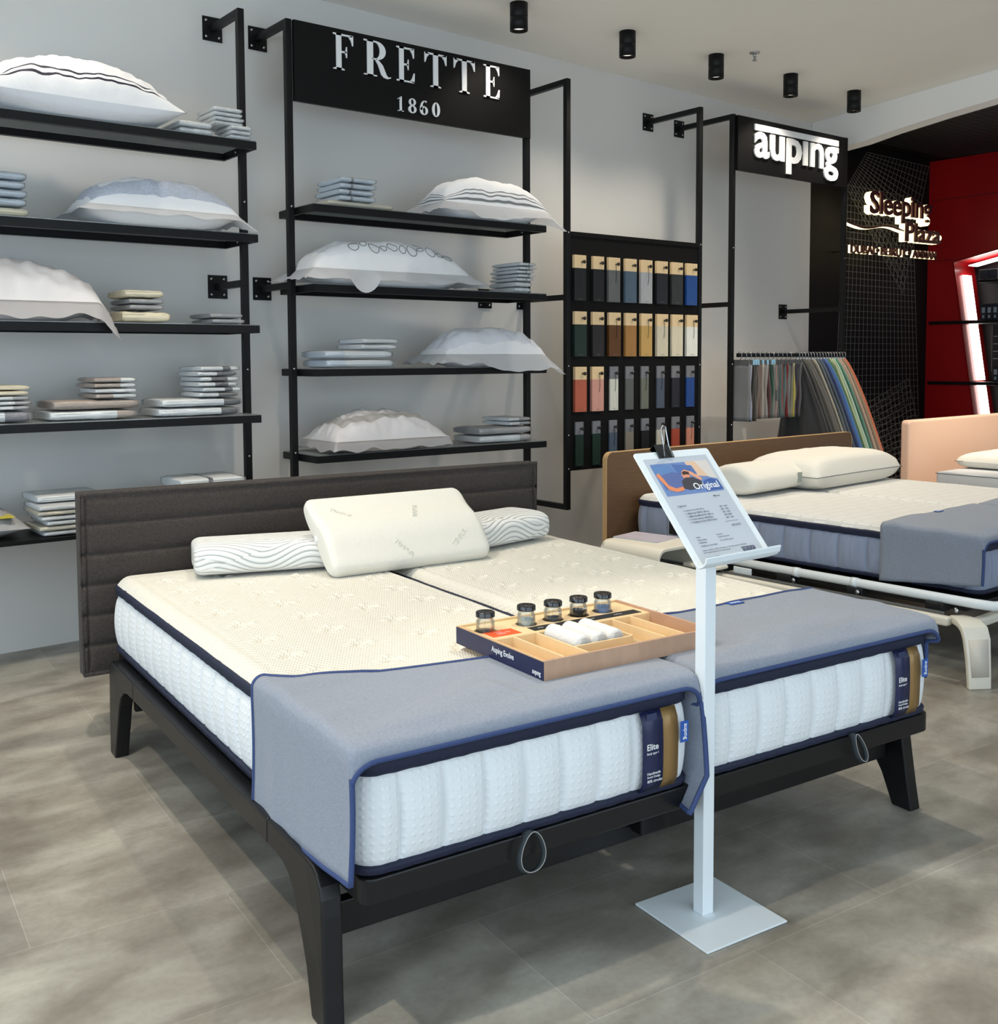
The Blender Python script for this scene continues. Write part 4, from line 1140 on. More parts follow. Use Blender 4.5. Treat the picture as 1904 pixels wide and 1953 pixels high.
def sup(w, h, p=3.2, n=40, cx_=0, cz_=0):
    r = []
    for i in range(n):
        a = 2 * PI * i / n; c, s_ = math.cos(a), math.sin(a)
        r.append((cx_ + abs(c) ** (2 / p) * sgn(c) * w / 2, cz_ + abs(s_) ** (2 / p) * sgn(s_) * h / 2))
    return r


def bedloc(u, v, z): return Vector(bedpt(u, v, z))


contour(.63, .28, sup(.28, .115, 3.4), M_WAVE, 'white wave-quilted bolster pillow at the left, flat on the near bed', bedloc(.555, 1.80, .651), (0, 0, TH - .24), rnd=.035)
contour(.66, .28, sup(.28, .120, 3.4), M_WAVE, 'white wave-quilted bolster pillow at the right, behind the contour pillow', bedloc(1.36, 1.775, .653), (0, 0, TH + .235), rnd=.035)
# cervical pillow leaning back
pr = []
n = 48
for i in range(n):
    a = 2 * PI * i / n; c, s_ = math.cos(a), math.sin(a); y = abs(c) ** .62 * sgn(c) * .17
    if s_ >= 0: z = abs(s_) ** .6 * (.052 + .012 * math.cos(y / .17 * PI * 1.35 + .4) + .014 * (-y / .17))
    else: z = -abs(s_) ** .7 * .035
    pr.append((y, z))
LEAN = math.radians(43)
big = contour(.655, .34, pr, M_KNIT, 'large cream contour pillow leaning back on the two bolsters', bedloc(.945, 1.635, .7135), (LEAN, 0, TH + .02), rnd=.03)
MB().box(-.331, -.326, -.01, .012, -.012, .004).build('care_tag', M_WHITE, big)


def ztop(y):
    c = min(1, (abs(y) / .17) ** (1 / .62)); s_ = math.sqrt(max(0, 1 - c * c))
    return s_ ** .6 * (.052 + .012 * math.cos(y / .17 * PI * 1.35 + .4) + .014 * (-y / .17))


for x_, y_, a_ in ((-.22, .075, -40), (.07, .045, 62), (-.04, -.115, -48), (.20, -.10, 38)):
    o, w_ = text('embossed_word', 'TEMPUR', big, M_KNIT, w=.085, h=.018, ext=.002)
    R2 = Matrix.Rotation(math.radians(a_), 4, 'Z')
    for v in o.data.vertices:
        q = R2 @ Vector((v.co.x - .042, v.co.y - .009, 0)); up_ = v.co.z > .001
        yy = max(-.15, min(.15, y_ + q.y)); v.co = (x_ + q.x, yy, ztop(yy) + (.0026 if up_ else -.002))
# ------------------------------------------------------------------ sample tray on bed 1
TZ = .6055
tray = empty('sample_tray', bedpt(.528, .113, TZ), TH, 'open wooden sample tray with dark blue front marked Auping Evolve, on the near mattresses', 'tray')
tw, td, th = .535, .395, .048
box('base_panel', .006, tw - .006, .006, td - .006, 0, .005, M_WOODL, tray, bevel=.0005)
box('front_wall', 0, tw, 0, .008, 0, th, M_WOODF, tray, bevel=.001)
box('jar_ledge', .008, tw - .008, .243, td - .008, .020, .026, M_WOODL, tray, bevel=.0005)
box('back_wall', 0, tw, td - .008, td, 0, th, M_WOODL, tray, bevel=.001)
box('side_wall', 0, .008, .008, td - .008, 0, th, M_WOOD, tray, bevel=.001)
box('side_wall', tw - .008, tw, .008, td - .008, 0, th, M_WOODF, tray, bevel=.001)
pl = box('name_plate', -.0015, 0, .001, td - .001, .001, th - .003, M_LABEL, tray, bevel=0)
text('plate_text', 'Auping Evolve', pl, M_WHITE, w=.098, h=.019, M=frame_M((-.0017, .222, .016), (0, -1, 0), (0, 0, 1)), ext=.0004, off=.01)
text('plate_text', 'aup\u0131ng', pl, M_WHITE, w=.034, h=.012, M=frame_M((-.0017, .046, .006), (0, -1, 0), (0, 0, 1)), ext=.0004, off=.012)
# jar board with five holes
mb = MB(); JX = [.045, .173, .260, .346, .430]; JY = .325; JR = .026
x_ = .008
for jx in JX + [None]:
    x1_ = (jx - .034) if jx else tw - .008
    if x1_ > x_: mb.box(x_, x1_, .243, td - .008, .030, .042)
    if jx:
        inn = arc(jx, JY, JR + .003, JR + .003, 45, 405, 32)[:-1]; out = []
        for a, b in inn:
            dx, dy = a - jx, b - JY; m_ = max(abs(dx) / .034, abs(dy) / .034); out.append((jx + dx / m_, JY + dy / m_))
        mb.ringprism(out, inn, .030, .042)
        mb.box(jx - .034, jx + .034, .243, JY - .034, .030, .042); mb.box(jx - .034, jx + .034, JY + .034, td - .008, .030, .042)
        x_ = jx + .034
mb.build('jar_board', M_WOODL, tray)
mb = MB()
for (x0, x1, y0, y1) in ((.008, tw - .008, .238, .243), (.073, .079, .008, .238), (.144, .150, .008, .238), (.150, .332, .080, .086), (.332, .338, .086, .238), (.392, .398, .008, .238), (.455, .461, .008, .238)):
    mb.box(x0, x1, y0, y1, .005, .041)
mb.build('dividers', M_WOODL, tray)
oc = MB().box(.026, .112, .256, .312 - .004, .042, .0428).build('orange_card', mat('orange_card', srgb(238, 88, 34), .5), tray)
for q in range(3): text('card_text', ('Polyester', 'Comfort foam', 'Natural')[q], oc, M_WHITE, h=.005, M=Matrix.Translation((.052, .290 - q * .009, .0429)), ext=.0002)
bc = MB().box(.150, .510, .252, .288, .042, .0428).build('black_card', mat('black_card', srgb(30, 31, 34), .4), tray)
for q, s in enumerate(('Wool', 'Cotton', 'Latex', 'Coolness')):
    text('card_text', s, bc, M_WHITE, h=.005, M=Matrix.Translation((.172 + q * .085, .268, .0429)), ext=.0002)
# brush-like bristle strip in the second compartment
mb = MB()
for k in range(34):
    y = .012 + k * .0066; mb.lathe([(0, 0), (.0022, 0), (.0018, .014), (0, .015)], c=(.366, y, .006), n=6)
    if k < 27: mb.lathe([(0, 0), (.0022, 0), (.0018, .010), (0, .011)], c=(.152 + k * .0066, .045, .006), n=6)
tag(mb.build('bristle_strip', M_PCREAM, tray), None, None, None, 'stuff')
# jars
def trayloc(x, y, z):
    a = bedpt(.528 + x, .113 + y, TZ + z); return a


fills = [('holding thin dark grey flakes', srgb(96, 96, 104), .010, 'alone above the orange card'), ('filled with white fibre', srgb(222, 228, 220), .026, 'second from the left'), ('half filled with grey granules', srgb(92, 98, 108), .018, 'middle of the five'),
         ('full of black granules', srgb(26, 26, 28), .026, 'second from the right'), ('filled with pale blue flakes', srgb(140, 162, 206), .026, 'at the right end of the row')]
for k, (fn, fc, fh, wh) in enumerate(fills):
    j = empty('sample_jar', trayloc(JX[k], JY, .0265), TH, 'small black-lidded glass jar %s, %s' % (fn, wh), 'jar', 'black lidded glass jars in the tray')
    s = .92
    MB().lathe([(0, 0), (.021, 0), (.0245, .003), (.0245, .042), (.0215, .047), (.0215, .055), (.0200, .055), (.0200, .046), (.023, .041), (.023, .004), (0, .003)], n=28).build('glass_body', M_JARGLASS, j)
    mb = MB(); P = []
    f_ = fh + .003
    for q in range(9):
        r_ = .0225 * q / 8; P.append([(r_ * math.cos(a * PI / 12), r_ * math.sin(a * PI / 12), f_ + .0035 * nz(r_ * 300 * math.cos(a * PI / 12), r_ * 300 * math.sin(a * PI / 12), k)) for a in range(24)])
    P.append([(.0222 * math.cos(a * PI / 12), .0222 * math.sin(a * PI / 12), .004) for a in range(24)])
    mb.grid(P, cv=True, sm=False)
    mb.build('contents', mat('jar_fill_%d' % k, fc, .8, var=.35, vscale=300, bump=.8, bscale=400), j)
    MB().lathe([(0, .0665), (.012, .0665), (.014, .0655), (.018, .0655), (.0195, .0670), (.0235, .0665), (.0250, .0645), (.0250, .0555), (.0255, .054), (.0235, .0530), (0, .0530)], n=32).build('lid', M_BLACKGLOSS, j)
    if k in (2, 3):
        text('jar_print', ('', '', 'Carbon', 'Latex')[k], j, M_WHITE, w=.016, M=frame_M((-.006, -.0250, .036), (1, 0, 0), (0, 0, 1)), ext=.0002)
# rolled white towels
for k, (x, lab) in enumerate(((.188, 'leftmost of the three rolled white towels in the tray'), (.240, 'middle of the three rolled white towels in the tray'), (.292, 'rightmost of the three rolled white towels in the tray'))):
    R0 = .0255; P = []; y0, y1 = .092, .236
    z0_ = .009 + R0
    nn = 40; xs = [y0 + (y1 - y0) * i / nn for i in range(nn + 1)]
    for y in xs:
        e_ = min(y - y0, y1 - y) ; rr = R0 * (1 - .35 * max(0, 1 - e_ / .008) ** 2)
        P.append([((rr + .0015 * nz(a * .9, y * 60, k * 7)) * math.cos(a * 2 * PI / 24), y, (rr + .0015 * nz(a, y * 70, k)) * math.sin(a * 2 * PI / 24)) for a in range(24)])
    mb = MB(); mb.grid(P, cv=True)
    sp_pts = [(math.cos(a * .35) * (.004 + .0155 * a / 60), y0 - .0005, math.sin(a * .35) * (.004 + .0155 * a / 60)) for a in range(61)]
    mb.f += [tuple(range(24)), tuple(range(nn * 24 + 23, nn * 24 - 1, -1))]; mb.m += [0, 0]; mb.s += [False, False]
    o = mb.build('rolled_towel', mat('white_terry', srgb(226, 226, 224), .95, bump=.8, bscale=260, var=.04), None)
    MB().tube(sp_pts, .0011, 5).build('roll_edge', mat('towel_edge', srgb(206, 206, 202), .9), o)
    o.location = trayloc(x, 0, z0_ + .001); o.rotation_euler = (0, 0, TH); tag(o, lab, 'towel', 'rolled towels in the tray')

# ------------------------------------------------------------------ price stand
st = empty('price_stand', (1.92, 1.640, 0), math.radians(-6.1), 'white steel floor stand with tilted price sheet holder in front of the near bed', 'sign stand')
box('base_plate', -.128, .128, -.128, .128, .001, .006, M_WSTEEL, st, bevel=.001)
c6, s6 = math.cos(math.radians(6.1)), math.sin(math.radians(6.1))
MB().box(-.030, .004, -.007, .027, .006, .955).build('post', M_WSTEEL, st, bevel=.0015)
hold = empty('sheet_holder', (0, 0, 0)); hold.parent = st
# holder is square to the room: undo the base turn
dx0, dy0 = 1.767 - 1.92, 1.550 - 1.640
lx0, ly0 = dx0 * c6 - dy0 * s6, dx0 * s6 + dy0 * c6
hm = Matrix.Translation((lx0, ly0, .880)) @ Matrix.Rotation(math.radians(6.1), 4, 'Z')
TILT = math.atan2(.242, .205)
pm = hm @ Matrix.Rotation(TILT, 4, 'X')        # panel plane: x right, y up the slope, z outward
bpy.data.objects.remove(hold)
HW, HH = .262, .318
mb = MB()
mb.prism(rrect(0, HW, 0, HH, .008), -.004, 0, M=pm)
lip = [(-.001, 0), (.012, -.004), (.024, -.003), (.034, .004), (.035, .008), (.032, .007), (.023, .001), (.012, -.0005), (.0, .003)]
n = len(lip)
P = []
for x in (0.0, HW): P.append([pm @ Vector((x + (0.012 if x else 0) * 0, b, a)) for a, b in lip])
mb.grid(P, cv=True, sm=False); b0 = len(mb.v) - 2 * n
mb.f += [tuple(b0 + i for i in range(n)), tuple(b0 + n + i for i in range(n - 1, -1, -1))]; mb.m += [0, 0]; mb.s += [False, False]
hold = mb.build('sheet_holder', M_WSTEEL, st, bevel=.0008)
PW, PH = .220, .292; px, py = .020, .006
M_PAPER = mat('printed_sheet', srgb(190, 198, 208), .30, coat=.3)
ps = Matrix.Translation((0, 0, 0)) @ pm
sheet = MB().box(px, px + PW, py, py + PH, .0006, .0012, M=pm).build('price_sheet', M_PAPER, hold)


def flat(name, poly, col, z, rough=.4):
    m = mat('print_%02d_%02d_%02d' % col, srgb(*col), rough)
    return MB().prism([(px + a, py + b) for a, b in poly], .0012, .0012 + z, M=pm).build(name, m, sheet)


B0, B1 = .185, .276; X0, X1 = .010, .210
flat('photo_print', [(X0, B0), (X1, B0), (X1, B1), (X0, B1)], (110, 136, 186), .0002)
flat('photo_print', [(.135, .235), (X1, .225), (X1, B1), (.13, B1)], (222, 188, 160), .0003)
flat('photo_print', [(.185, .226), (X1, .220), (X1, B1), (.165, B1)], (214, 206, 200), .0004)
flat('photo_print', [(X0, .245), (.085, .243), (.070, .272), (X0 + .002, B1 - .003)], (96, 132, 184), .0005)
flat('photo_print', [(.088, .240), (.150, .238), (.146, .264), (.082, .272)], (84, 112, 170), .0006)
flat('photo_print', [(.018, .205), (.060, .200), (.105, .218), (.104, .240), (.070, .250), (.020, .243)], (92, 108, 160), .0007)
flat('photo_print', arc(.108, .236, .013, .011, 0, 360, 18)[:-1], (224, 150, 120), .0008)
flat('photo_print', [(.096, .232), (.100, .248), (.112, .254), (.134, .246), (.158, .224), (.150, .219), (.128, .236), (.112, .246), (.104, .240)], (226, 160, 130), .0009)
flat('photo_print', [(.100, .238), (.110, .240), (.122, .238), (.124, .246), (.110, .250), (.100, .246)], (62, 44, 40), .0010)
flat('photo_print', [(.012, .246), (.022, .250), (.028, .236), (.034, .214), (.052, .204), (.078, .207), (.078, .197), (.050, .194), (.028, .202), (.020, .222), (.014, .238)], (226, 140, 98), .0011)
flat('photo_print', [(.078, .202), (.084, .222), (.102, .231), (.128, .230), (.148, .218), (.150, .206), (.128, .198), (.098, .196)], (66, 64, 72), .0012)
flat('photo_print', [(.150, .190), (.146, .206), (.160, .218), (.186, .222), (.208, .214), (X1, .190)], (66, 96, 158), .0013)
TM = lambda x, y, z=.0028: pm @ Matrix.Translation((px + x, py + y, z))
M_INK = mat('grey_ink', srgb(70, 74, 86), .6)
M_INKN = mat('navy_ink', srgb(34, 44, 84), .6)
text('headline', 'Original', sheet, M_WHITE, w=.088, h=.024, M=TM(.112, .189), ext=.0002, off=.012)
for s, x, y, h in (('Mattress', .160, .170, .0045), ('Original bed', .022, .152, .0055), ('-  1x Original bed frame 180 x 200 cm', .028, .139, .0045), ('-  1 x Mesh base TM 90 x 200 cm', .028, .131, .0045), ('-  1 x Mesh base Manual 90 x 200 cm', .028, .123, .0045),
                   ('-  1 x Cresto mattress 180x200cm', .028, .115, .0045), ('-  1 x Headboard Stitch 180x27 Fab A', .028, .107, .0045), ('AED   4,010', .158, .139, .0045), ('AED   3,096', .158, .131, .0045), ('AED   3,070', .158, .123, .0045), ('AED 18,989', .158, .115, .0045), ('AED   7,140', .158, .107, .0045),
                   ('AED 36,375', .162, .085, .0055), ('Design', .024, .067, .0045), ('Frame colour', .024, .060, .004), ('Headboard', .024, .053, .004), ('Headboard colour fabric', .024, .044, .004), ('Deep Black', .094, .067, .004), ('Original Outline Stitch', .094, .060, .004), ('Lava Grey (Fabric group A)', .094, .051, .004),
                   ('Original is available from AED 11,290  (based on a 160 x 200 cm version in Deep Black)', .020, .032, .004), ('frame, designed headboard and 2 manual mesh bases', .020, .026, .004), ('Ask about the possibilities', .020, .014, .004)):
    text('printed_line', s, sheet, M_INK, h=h, M=TM(x, y), ext=.0001, off=.004)
MB().box(px + .150, px + .196, py + .0995, py + .1003, .0012, .0014, M=pm).build('rule_line', M_INK, sheet)
text('logo_print', 'aup\u0131ng', sheet, M_INKN, w=.046, h=.015, M=TM(.150, .010), ext=.0002, off=.012)
MB().box(px + .150, px + .196, py + .0265, py + .0285, .0012, .0014, M=pm).build('logo_print', M_INKN, sheet)
# binder clip
bc = empty('binder_clip', (0, 0, 0), label='black binder clip with chrome handles on top of the price sheet', cat='clip')
wm = Matrix.Translation((1.92, 1.640, 0)) @ Matrix.Rotation(math.radians(-6.1), 4, 'Z') @ pm
loc_ = wm @ Vector((.100, .303, .004)); bc.location = loc_; inv = Matrix.Translation(-loc_) @ wm
mb = MB(); P = []
sec = [(-.014, .0022), (.012, .006), (.022, .0075), (.022, -.0105), (.012, -.009), (-.014, -.0055)]
for x in (-.026, .026):
    P.append([inv @ Vector((.100 + x, .311 + a, b)) for a, b in sec])
mb.grid(P, sm=False); mb.build('clip_body', M_BLACKGLOSS, bc, solid=.0012)
def w3(x, a, b): return inv @ Vector((.100 + x, .311 + a, b))
mb = MB(); mb.tube([w3(-.010, -.012, .006), w3(-.009, .020, .024), w3(-.012, .044, .040), w3(-.004, .052, .044), w3(.006, .050, .042), w3(.004, .040, .038), w3(.012, .012, .016), w3(.018, -.014, .006)], .0016, 8)
mb.build('handle', M_STEEL, bc)
mb = MB(); mb.tube([w3(-.012, -.010, -.008), w3(-.018, .012, -.024), w3(-.030, .020, -.034), w3(-.034, .012, -.034), w3(-.022, .002, -.020), w3(-.004, -.010, -.009)], .0016, 8)
mb.build('handle', M_STEEL, bc)

# ------------------------------------------------------------------ bed 2
T2 = math.radians(2.0); B2X, B2Y = 4.295, 2.21


def b2(u, v, z=0): return (B2X + u * math.cos(T2) - v * math.sin(T2), B2Y + u * math.sin(T2) + v * math.cos(T2), z)


bed2 = empty('double_bed', b2(0, 0), T2, 'white metal bed frame with curved legs and wide wooden headboard, second bed', 'bed')
# headboard with rounded corners
mb = MB(); hm2 = Matrix(((1, 0, 0, 0), (0, 0, -1, 2.01), (0, 1, 0, 0), (0, 0, 0, 1)))
hp = rrect(-.19, 2.27, .02, .825, .045)
mb.prism(hp, -.03, 0, M=hm2)
h2 = mb.build('headboard', M_OAK, bed2, bevel=.003)
mb = MB(); mb.tube([(x, 2.025, z) for x, z in hp], .0, 4, closed=True, sq=(.016, .0015)); mb.build('edge_band', M_OAKEDGE, h2)
M_CR = M_CREAMW
mb = MB()
# upper rim tube
rim = [(-.065, 1.97, .318), (-.065, .0, .318), (-.055, -.075, .318), (-.02, -.115, .318), (.04, -.125, .318), (1.80, -.125, .318), (1.86, -.115, .318), (1.885, -.06, .318), (1.885, 1.97, .318)]
mb.tube(rim, .021, 12); o = mb.build('upper_rim', M_WSTEEL, bed2)
mb = MB()
for v in (.55, .86): mb.tube([(-.065, v - .015, .318), (-.065, v + .015, .318)], .0235, 12)
mb.build('rim_joint', M_WSTEEL, o)
mb = MB()
for x in (-.14, 1.92): mb.tube([(x, 1.95, .242), (x, 1.0, .242), (x, .06, .242)], .0, 4, sq=(.022, .020))
mb.tube([(-.10, -.02, .242), (1.0, -.02, .242), (1.9, -.02, .242)], .0, 4, sq=(.022, .020))
mb.build('lower_rail', M_CR, bed2, bevel=.012, seg=3)
mb = MB()
for x in (-.116, 1.896): MB().box(x - .004, x + .004, .10, 1.9, .262, .272).build('rail_groove', mat('grey_groove', srgb(96, 98, 98), .6), bed2)


def leg2(sx, sy):
    """broad curved cast leg flowing out of the rail corner"""
    cx_ = -.14 if sx < 0 else 1.92; cy_ = -.02 if sy < 0 else 1.9
    d = Vector((sx * .55, sy * .83, 0)).normalized(); w = Vector((-d.y, d.x, 0))
    P = []
    for off, z, hw, th_ in ((-.10, .246, .030, .016), (-.05, .250, .042, .016), (0, .248, .052, .015), (.035, .235, .056, .014), (.055, .20, .056, .013), (.068, .13, .052, .012), (.078, .05, .049, .012), (.082, .0, .048, .012)):
        c = Vector((cx_, cy_, z)) + d * off
        t = 1 if z < .24 else 0
        nrm = d if t else (Vector((0, 0, 1)) if z > .244 else (d + Vector((0, 0, 1))).normalized())
        if z == .235: nrm = (d * .8 + Vector((0, 0, 1))).normalized()
        P.append([c - w * hw - nrm * th_, c + w * hw - nrm * th_, c + w * hw + nrm * th_, c - w * hw + nrm * th_])
    mb = MB(); mb.grid(P, cv=True, sm=True); n = len(P)
    mb.f += [(0, 1, 2, 3), tuple((n - 1) * 4 + i for i in (3, 2, 1, 0))]; mb.m += [0, 0]; mb.s += [False, False]
    l = mb.build('leg', M_CR, bed2, bevel=.006, seg=3)
    Q = [[(P[i][3] + (P[i][2] - P[i][3]) * f) + d * .0015 for f in (.12, .88)] for i in (4, 5, 6)]
    MB().grid(Q).build('leg_inlay', mat('warm_white_inlay', srgb(214, 208, 196), .5), l, solid=.002)


for a in (-1, 1):
    for b in (-1, 1): leg2(a, b)
mb = MB(); mb.box(.0, 1.82, .06, 1.92, .262, .285)
for k in range(5): mb.box(-.09, -.02, .12 + k * .38, .20 + k * .38, .262, .30)
tag(mb.build('base_mechanism', mat('black_mechanism', srgb(18, 19, 20), .5), bed2, bevel=.004))
for v in (.06, .52, .86): MB().lathe([(0, 0), (.011, 0), (.011, .006), (0, .008)], n=12, M=Matrix.Translation((-.092, v, .282)) @ Matrix.Rotation(-PI / 2, 4, 'Y')).build('bolt', M_STEEL, bed2)
MB().box(-.10, -.094, 1.10, 1.21, .255, .30).build('catch_plate', M_WSTEEL, bed2, bevel=.004)
for k, (u0, lab) in enumerate(((0, 'white mattress with blue-grey border nearest the price stand on the second bed'), (.915, 'white mattress on the far half of the second bed, cut off at the right'))):
    mattress(b2(u0, 0), T2, .885, 1.965, .342, .556, .585, lab, M_SIDE2, M_TOP2, 'white topped mattresses of the second bed', tufts=False, seams=.15, seam0=.08)
    protector('foot_protector', b2(u0, 0), T2, .885, .338 if k == 0 else .48, .597, .452, .46, -.012, ('blue-grey cloth protector hanging square over the foot of the second bed', 'blue-grey cloth protector on the far mattress of the second bed, at the right edge')[k], 'cloth foot protectors', tagu=.5 if k == 0 else None, zr_hang=.48)
# pillows on bed 2
contour(.56, .36, [(a, b * (1 + .28 * math.cos(a / .18 * PI * .9 + .3)) if b > 0 else b) for a, b in sup(.36, .15, 2.6)], M_KNIT, 'white contour pillow with small grey label near the price stand on the second bed', (4.80, 3.80, .668), (0, 0, .10), rnd=.05)
pa = [o for o in bpy.data.objects if o.name.startswith('pillow')][-1]
bp = pillow_mesh(1.0, .50, .195, fl=0, ge=.42, seed=44, wr=.002, p=5, rise=.40, stripes=(), pinch=.03, n=40).build('pillow', [M_KNIT], None)
bp.location = (5.50, 3.83, .590); bp.rotation_euler = (0, 0, .08)
tag(bp, 'big plump white pillow with grey piping before the wooden headboard', 'pillow')


def piping_ring(L, D, z, parent, pinch=.03, r=.0028):
    pts = []
    for k in range(96):
        a = k / 96 * 4; s_, f_ = int(a), a - int(a)
        u, v = [(-1 + 2 * f_, -1), (1, -1 + 2 * f_), (1 - 2 * f_, 1), (-1, 1 - 2 * f_)][s_]
        x = u * L / 2 * (1 - pinch * (1 - v * v) * abs(u) ** 4); y = v * D / 2 * (1 - pinch * (1 - u * u) * abs(v) ** 4)
        pts.append((x, y, z))
    MB().tube(pts, r, 6, closed=True).build('piping', M_GREYLINE, parent)


piping_ring(1.0, .50, .195 * .40, bp)
MB().box(.33, .375, -.22, -.15, .118, .121, M=Matrix.Rotation(-.0, 4, 'X')).build('woven_label', mat('taupe_label', srgb(164, 158, 138), .6), bp, loc=(0, .0, .012))
lb_ = [o for o in bpy.data.objects if o.type == 'MESH' and o.get('label', '').startswith('white contour pillow with small')][0]
MB().box(.16, .20, -.183, -.178, -.03, .03).build('woven_label', mat('grey_green_label', srgb(150, 158, 150), .6), lb_)

# nightstand between the beds
ns = empty('nightstand', (3.76, 3.56, 0), T2, 'moulded cream bedside table with rounded corners and open shelf, between the beds', 'bedside table')
mb = MB(); w, d_, h0, h1, t, r = .40, .40, .17, .405, .016, .06
outer = rrect(0, w, h0, h1, r, 8); inner = rrect(t, w - t, h0 + t, h1 - t, r - t, 8)
nm_ = Matrix(((1, 0, 0, 0), (0, 0, -1, d_), (0, 1, 0, 0), (0, 0, 0, 1)))
mb.ringprism(outer, inner, 0, d_, M=nm_)
mb.build('shell', M_CREAMW, ns, bevel=.003)
mb = MB(); mb.box(.05, .09, .05, d_ - .05, 0, h0); mb.box(w - .09, w - .05, .05, d_ - .05, 0, h0)
mb.build('leg', M_CREAMW, ns, bevel=.004)
MB().box(.008, w - .008, d_ - .02, d_ - .01, h0 + .01, h1 - .01).build('back_panel', M_CREAMW, ns)
sp = empty('speaker', (3.86, 3.62, .187), T2, 'small black box speaker inside the cream bedside table', 'speaker')
box('speaker_body', 0, .09, 0, .16, 0, .12, M_BLACK, sp, bevel=.006)
MB().box(.012, .078, -.002, 0, .02, .10).build('speaker_front', mat('dark_grille', srgb(30, 31, 34), .5), sp, bevel=.001)
lf = empty('leaflet', (3.90, 3.70, .4055), .2, 'pale lilac magazine lying on the cream bedside table', 'magazine')
box('pages', 0, .21, 0, .27, 0, .005, M_PAPER, lf, bevel=.0005)
MB().box(0, .21, 0, .27, .005, .0056).build('cover', mat('lilac_cover', srgb(190, 184, 196), .35, var=.25, vscale=18), lf)
rc_ = empty('remote_holder', (4.15, 3.80, .406), T2, 'small black upright remote holder beside the blue-grey mattress', 'remote holder')
MB().prism([(0, 0), (.05, 0), (.05, .11), (.012, .12), (0, .06)], 0, .02, M=Matrix(((0, 0, 1, 0), (1, 0, 0, 0), (0, 1, 0, 0), (0, 0, 0, 1)))).build('holder_body', M_BLACK, rc_, bevel=.003)

# low white bench end and black case seen under the price sheet
lt = empty('bed_side_tray', (4.02, 3.43, 0), T2, 'low cream shelf end beside the second bed, under the price sheet', 'shelf')
box('shelf_panel', 0, .12, 0, .20, .285, .305, M_CREAMW, lt, bevel=.008)
box('bracket', .09, .11, .05, .15, .0, .285, M_BLACK, lt, bevel=.002)

# ------------------------------------------------------------------ bed 3 (mostly hidden)
bed3 = empty('double_bed', (7.25, 2.2, 0), T2, 'pale pink upholstered headboard bed at the right edge, behind the second bed', 'bed')
mb = MB(); hm3 = Matrix(((1, 0, 0, 0), (0, 0, -1, 2.20), (0, 1, 0, 0), (0, 0, 0, 1)))
mb.prism(rrect(.235, 2.35, .10, .862, .035), -.07, 0, M=hm3)
mb.build('headboard', M_PINK, bed3, bevel=.018, seg=4)
box('base_box', .0, 1.9, .0, 1.98, .06, .20, M_PINK, bed3, bevel=.01)
mb = MB()
for x in (.08, 1.82):
    for y in (.08, 1.9): mb.box(x - .03, x + .03, y - .03, y + .03, 0, .06)
mb.build('leg', M_BLACK, bed3)
m3 = mattress((7.27, 2.22, 0), T2, 1.8, 1.93, .202, .375, .398, 'white mattress of the pink bed, its edge showing beyond the second bed', M_SIDE2, M_TOP2, None, tufts=False, seams=.15)
tp = contour(1.5, .50, sup(.50, .115, 7), mat('pale_grey_pillow', srgb(206, 210, 214), .85), 'flat white and pale grey lower pillow in front of the pink headboard', (7.98, 3.85, .4595), (0, 0, .03), rnd=.02)
piping_ring(1.5, .50, .040, tp, pinch=0)
tp = pillow_mesh(1.2, .46, .115, fl=0, ge=.36, seed=55, wr=.002, p=6, rise=.45, pinch=.02).build('pillow', [M_KNIT, M_GREYLINE], None)
tp.location = (8.10, 3.87, .520); tp.rotation_euler = (0, 0, .03); tag(tp, 'upper white pillow with grey piping in front of the pink headboard', 'pillow')
piping_ring(1.2, .46, .052, tp)

# ------------------------------------------------------------------ black corner: wire panels and glowing sign
def wire_panel(pts, n1, n2, r, m, label, name='wire_panel'):
    """quad of four 3-D corners filled with two families of wires"""
    a, b, c, d = [Vector(p) for p in pts]; o0 = a
    e = empty(name, a, label=label, cat='wire mesh', group='wire mesh panels of the black corner')
    mb = MB()
    for i in range(n1 + 1):
        t = i / n1; mb.tube([a.lerp(b, t) - o0, d.lerp(c, t) - o0], 0, 4, sq=(r, r))
    for i in range(n2 + 1):
        t = i / n2; mb.tube([a.lerp(d, t) - o0 + Vector((0, -2 * r, 0)), b.lerp(c, t) - o0 + Vector((0, -2 * r, 0))], 0, 4, sq=(r, r))
    return mb.build('wires', m, e)


def wl(x, z, off=.1): return (x, wy(x) - off, z)


wire_panel([wl(8.30, 3.14, .12), wl(9.40, 3.14, .12), wl(8.96, 1.93, .12), wl(7.98, 2.80, .12)], 17, 17, .0016, M_MESH, 'tilted wire mesh panel at the top, behind the glowing letters')
wire_panel([wl(8.03, 2.84, .07), wl(9.20, 2.84, .07), wl(9.46, .10, .07), wl(7.90, .10, .07)], 20, 48, .0016, M_MESH, 'tall upright wire mesh panel on the black wall')
wire_panel([wl(7.90, .75, .03), wl(9.03, 1.147, .16), wl(9.46, .14, .16), wl(8.5, -.0 + .02, .03)], 18, 18, .0016, M_MESH, 'slanted wire mesh panel low on the black wall')
wire_panel([(7.35, 3.2, 3.215), (9.5, 3.2, 3.215), (9.5, 5.3, 3.215), (7.85, 5.3, 3.215)], 24, 30, .0015, M_MESHD, 'wire mesh hung under the black ceiling', name='ceiling_mesh')
sg = empty('shop_sign', (8.3, 5.2, 0), math.radians(-4.8), 'glowing Sleeping Plaza letters with city names, floating before the wire mesh', 'sign')
M_MAR = mat('maroon_face', srgb(66, 14, 20), .5); M_GLOW = mat('warm_letter_glow', (1, .86, .52, 1), emit=2.2)
GLOW = frame_M((0, 0, 0), (1, 0, 0), (0, 0, 1))


